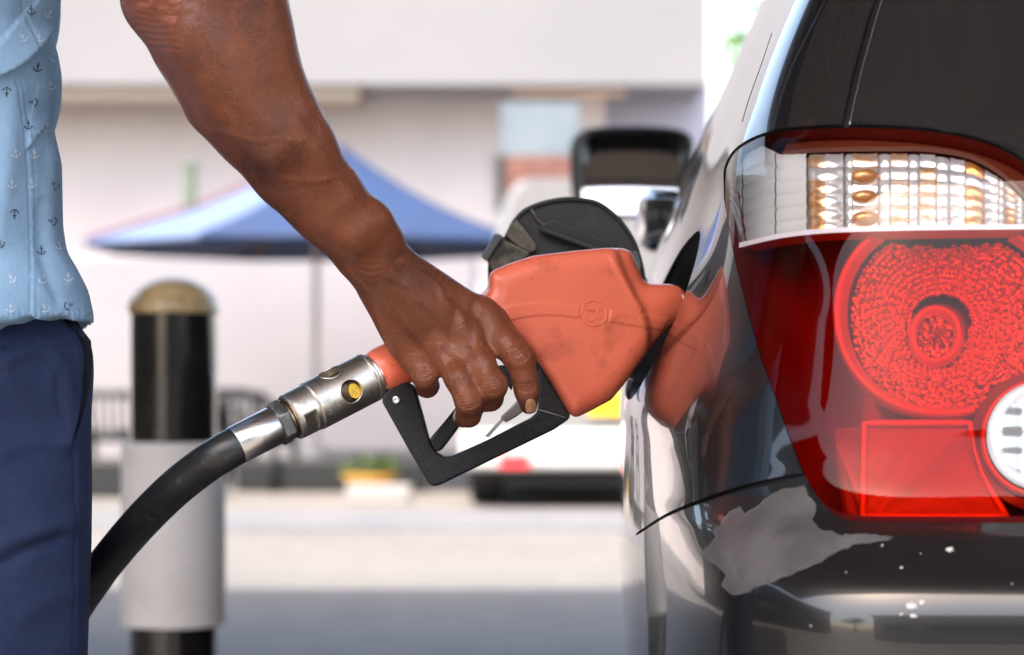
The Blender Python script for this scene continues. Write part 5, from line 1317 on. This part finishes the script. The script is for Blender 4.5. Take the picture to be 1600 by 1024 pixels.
d_ += fold([(104, -10), (92, 28), (82, 46), (52, 84), (12, 114), (-60, 138)], [(-60, -60), (104, -60)], .0075, 38)
d_ += fold([(100, 150), (86, 182), (66, 208), (50, 236)], [(40, 236), (46, 180), (60, 130), (104, 130)], .0030, 26)
d_ += .0030 * np.exp(-(line_d(vx, vy, smooth_poly([(20, 150), (10, 260), (-10, 380)], 4, False)) / 20)**2) + .0022 * np.exp(-(line_d(vx, vy, smooth_poly([(110, 440), (80, 380), (76, 300), (84, 240)], 4, False)) / 12)**2) - .002 * np.exp(-(line_d(vx, vy, smooth_poly([(92, 470), (66, 400), (64, 320)], 4, False)) / 9)**2)
V = V + Nn * (d_ * mask)[:, None]
bv_s = BVHTree.FromPolygons([tuple(v) for v in V], Q.tolist())
# little anchors, printed
def anchor_polys():
    o = []
    ring = lambda r0, r1, cx, cy, a0, a1, n: [[(cx + r0*math.cos(a), cy + r0*math.sin(a)) for a in (a0 + (a1-a0)*i/n, a0 + (a1-a0)*(i+1)/n)] + [(cx + r1*math.cos(a), cy + r1*math.sin(a)) for a in (a0 + (a1-a0)*(i+1)/n, a0 + (a1-a0)*i/n)] for i in range(n)]
    o += ring(.8, 1.5, 0, 5.2, 0, 2*math.pi, 8); o.append([(-.55, -5), (.55, -5), (.55, 4), (-.55, 4)]); o.append([(-2.6, 1.8), (2.6, 1.8), (2.6, 2.8), (-2.6, 2.8)])
    o += ring(4.0, 5.1, 0, -.6, math.radians(200), math.radians(340), 7)
    for s_ in (-1, 1): o.append([(s_*6.2, -2.4), (s_*3.0, -3.0), (s_*4.9, -.4)] if s_ < 0 else [(4.9, -.4), (3.0, -3.0), (6.2, -2.4)])
    return o
AP = anchor_polys(); av = []; af = []; am = []
def put_anchor(o, d, ux, uz, sc, ang, dark):
    for pl in AP:
        k = len(av); pts_ = []
        for (x, y) in pl:
            xr, yr = x*math.cos(ang) - y*math.sin(ang), x*math.sin(ang) + y*math.cos(ang)
            h = bv_s.ray_cast(o + ux*xr*sc + uz*yr*sc, d)
            if h[0] is None: return
            pts_.append(h[0] + h[1] * .0005)
        if max((p - pts_[0]).length for p in pts_) > sc*14: continue
        av.extend(pts_); af.append([k + i for i in range(len(pl))]); am.append(1 if dark else 2)
r_ = np.random.RandomState(8); PXm = 1.56 / F
SPOTS = [(48,17,0,1),(76,22,-.5,0),(36,60,.6,0),(61,60,.1,0),(58,106,-.2,1),(84,90,-.1,0),(10,143,3.1,1),(80,134,.7,0),(52,160,1.5,1),(44,196,0,1),(72,200,-.3,0),(24,240,.2,0),(53,242,.1,0),(90,244,-.1,0),(18,288,0,0),(49,288,.2,0),(86,290,.9,1),(22,334,3.1,1),(82,346,1.4,1),(0,381,.6,1),(64,392,0,1),(92,384,.3,0),(18,436,.7,0),(66,437,-.2,0),(106,434,.1,0),(16,482,0,0),(70,482,.6,0),(106,478,-1.2,1),(138,452,-.4,0),(137,492,.2,0)]
o_ = Vector((0, 0, H))
for (x, y, ang_, dk) in SPOTS:
    t0 = P(x, y, 1.45); d = (t0 - o_).normalized(); rt = Vector((1, 0, 0)); upv = Vector((0, 0, 1)); put_anchor(t0, d, rt, upv, PXm * 1.18, ang_ * 1.0, dk)
for side in range(3):
    for i in range(11):
        for j in range(11):
            z = .97 + j * .042 + r_.uniform(-.006, .006); a_ = r_.uniform(0, 6.28); dk = r_.rand() < .45
            if side == 0:
                x = -.62 + i*.036
                if proj(np.array([[x, 1.56, z]]))[0][0] > -25: continue
                put_anchor(Vector((x, 1.3, z)), Vector((0, 1, 0)), Vector((1, 0, 0)), Vector((0, 0, 1)), .00048, a_, dk)
            elif side == 1:
                if i < 4: continue
                put_anchor(Vector((-.1, 1.56 + i*.036, z)), Vector((-1, 0, 0)), Vector((0, 1, 0)), Vector((0, 0, 1)), .00048, a_, dk)
            else: put_anchor(Vector((-.62 + i*.036, 2.2, z)), Vector((0, -1, 0)), Vector((-1, 0, 0)), Vector((0, 0, 1)), .00048, a_, dk)
nv = len(V); allf = Q.tolist() + [[i + nv for i in f] for f in af]
shirt = mk('shirt', np.concatenate([V, np.array([tuple(p) for p in av])]), allf, [m_shirt, m_anch_d, m_anch_w], per, True, midx=[0]*len(Q) + am)

# ---- trousers
m_trs = M('navy_twill', (.0095, .019, .064), .9, var=[(45, (.014, .025, .078), .45, .68), (700, (.019, .032, .08), .55, .7)], bump=(1500, .4, .0004), bump2=(28, .4, .004))
ts = Sdf((-.80, 1.50, .075), (-.22, 1.98, 1.00), .0045)
YT = 1.60
tf = [(100,440),(122,500),(138,522),(148,545),(150,580),(149,600),(146,645),(146,700),(147,760),(146,860),(143,940),(140,1024),(138,1150),(136,1400),(132,1900),(130,2700)]
tz_ = np.array([P(0, y, YT).z for x, y in tf])[::-1]; tx_ = np.array([P(x, 0, YT).x for x, y in tf])[::-1]
def leg(yc, dx):
    def fn(X, Y, Z):
        X = X + .20 * np.maximum(Y - 1.60, 0)
        fr = np.interp(Z, tz_, tx_) + dx * np.clip((.95 - Z) / .85, 0, 1); wd = np.interp(Z, [.08, .3, .5, .7, .85, 1.0], [.185, .19, .205, .225, .245, .238]); hw = np.interp(Z, [.08, .3, .5, .7, .85, 1.0], [.078, .080, .085, .094, .098, .092])
        cx_ = fr - wd / 2; w = .0035 * np.sin(Z*70 + X*40) + .003 * np.sin(Z*38 - X*70 + Y*20)
        e = (np.abs((X - cx_) / (wd/2)) ** 2.3 + np.abs((Y - yc) / hw) ** 2.3) ** (1/2.3)
        return ((e - 1) * np.minimum(wd/2, hw) - w * np.clip((fr - .012 - X) / .04, 0, 1)).astype(np.float32)
    return fn
ts.apply(leg(1.645, 0), ts.lo, ts.lo + ts.h * ts.n, .02); ts.apply(leg(1.815, -.20), ts.lo, ts.lo + ts.h * ts.n, .02)
# creases pulling from the hip
ts.apply(lambda X, Y, Z: (Z - .985 + 0*X + 0*Y).astype(np.float32), ts.lo, ts.lo + ts.h*ts.n, mode='cut')
V, Q = ts.mesh(2); V, Q = subdivide(V, Q)
Nn = vnormals(V, Q); vx, vy = proj(V); mask = np.clip((-Nn[:, 1] - .25) * 4, 0, 1)
d_ = np.zeros(len(V))
POCK = smooth_poly([(96,494),(110,508),(122,522),(131,545),(134,575),(131,610),(127,640),(120,668),(113,691),(120,680),(131,650),(139,620),(144,596),(147,560),(148,520),(147,500),(130,490)], 3)
d_ -= .016 * np.clip(.5 - poly_sd(vx, vy, POCK) / 4, 0, 1) * np.clip((-Nn[:, 1] - .1) * 4, 0, 1)
edge = [(96,500),(110,512),(121,526),(129,548),(131.5,575),(129,608),(125,640),(118,668),(112,690)]
d_ += .0016 * np.exp(-(line_d(vx, vy, [(x - 5, y) for x, y in edge]) / 5)**2) * mask
for pl, a_, w_ in (([(113, 692), (116, 730), (118, 800), (117, 900), (115, 1024)], -.0012, 2.2), ([(86, 590), (92, 625), (100, 660)], -.0012, 5), ([(-40, 905), (0, 885), (40, 860), (90, 842)], -.0035, 10), ([(-20, 862), (30, 838), (90, 822), (130, 812)], .004, 17), ([(10, 560), (60, 545), (100, 575), (108, 640), (100, 690)], .003, 13), ([(10, 705), (60, 690), (100, 700)], .0018, 14), ([(40, 960), (90, 930), (130, 925)], .0015, 16), ([(0, 538), (10, 541)], -.002, 3), ([(60, 530), (84, 536), (104, 530)], .0016, 6), ([(84, 600), (86, 560)], .0012, 8)):
    d_ += a_ * np.exp(-(line_d(vx, vy, smooth_poly(pl, 3, False)) / w_)**2) * mask
V = V + Nn * d_[:, None]
tro_ = mk('trousers', V, Q, m_trs, per, True)
bv_t = BVHTree.FromPolygons([tuple(v) for v in V], Q.tolist())
POCK = smooth_poly([(100,500),(112,512),(123,527),(130,548),(132.5,575),(130,608),(126,640),(119,668),(113,690),(119,682),(127,655),(134,625),(138.5,596),(140.5,560),(139,528),(132,512),(112,500)], 3)
_cx, _cy = 128, 560; vs = []; fs = []; n = len(POCK); okp = True
rows_ = []
ys_ = np.linspace(501, 690, 30); pk = np.array(POCK); prev = None
for y in ys_:
    xs_ = []
    for i in range(n):
        (x0, y0), (x1, y1) = POCK[i], POCK[(i+1) % n]
        if (y0 > y) != (y1 > y): xs_.append(x0 + (x1-x0) * (y-y0) / (y1-y0))
    if len(xs_) < 2: continue
    a, b_ = min(xs_), max(xs_); r_w = [cast(bv_t, a + (b_-a)*k/6, y, .0012 if k in (0, 6) else .0006) for k in range(7)]
    if any(p is None for p in r_w): continue
    rows_.append(r_w)
for r_w in rows_: vs += r_w
for i in range(len(rows_) - 1):
    for k in range(6): fs.append([i*7+k, i*7+k+1, (i+1)*7+k+1, (i+1)*7+k])
if fs: mk('pocket', vs, fs, M('shaded_pocket_lining', (.003, .004, .009), .95), tro_, True)  # near-black colour paints in the shadow inside the pocket
for s_, fxx in ((-1, 0), (1, -.16)):
    yh = 1.72 + s_*.09; z = Sdf((-.74, yh - .07, -.002), (-.18, yh + .07, .16), .005)
    fxx -= .2*(yh - 1.6) + .012
    z.cone((-.41 + fxx, yh, .045), (-.27 + fxx, yh, .035), .046, .042, .03, 'add', ((0, 0, 1), .8)); z.cone((-.43 + fxx, yh, .10), (-.42 + fxx, yh, .05), .046, .045, .03)
    z.apply(lambda X, Y, Z: (.003 - Z + 0*X + 0*Y).astype(np.float32), z.lo, z.lo + z.h*z.n, mode='cut')
    v_, q_ = z.mesh(1); mk('shoe', v_, q_, M('brown_leather', (.08, .04, .02), .4), per, True)
HX = -.2*.12 - .012
hz = Sdf((-.54, 1.60, 1.60), (-.26, 1.84, 1.82), .006); hz.cone((-.385 + HX, 1.72, 1.712), (-.39 + HX, 1.72, 1.72), .086, .090, .01, 'add', ((0, 1, 0), .9)); hz.cone((-.27 + HX, 1.72, 1.64), (-.31 + HX, 1.72, 1.68), .06, .05, .02, 'sub')
v_, q_ = hz.mesh(1); mk('hair', v_, q_, M('black_hair', (.01, .008, .007), .8, bump=(300, 1, .003)), per, True)
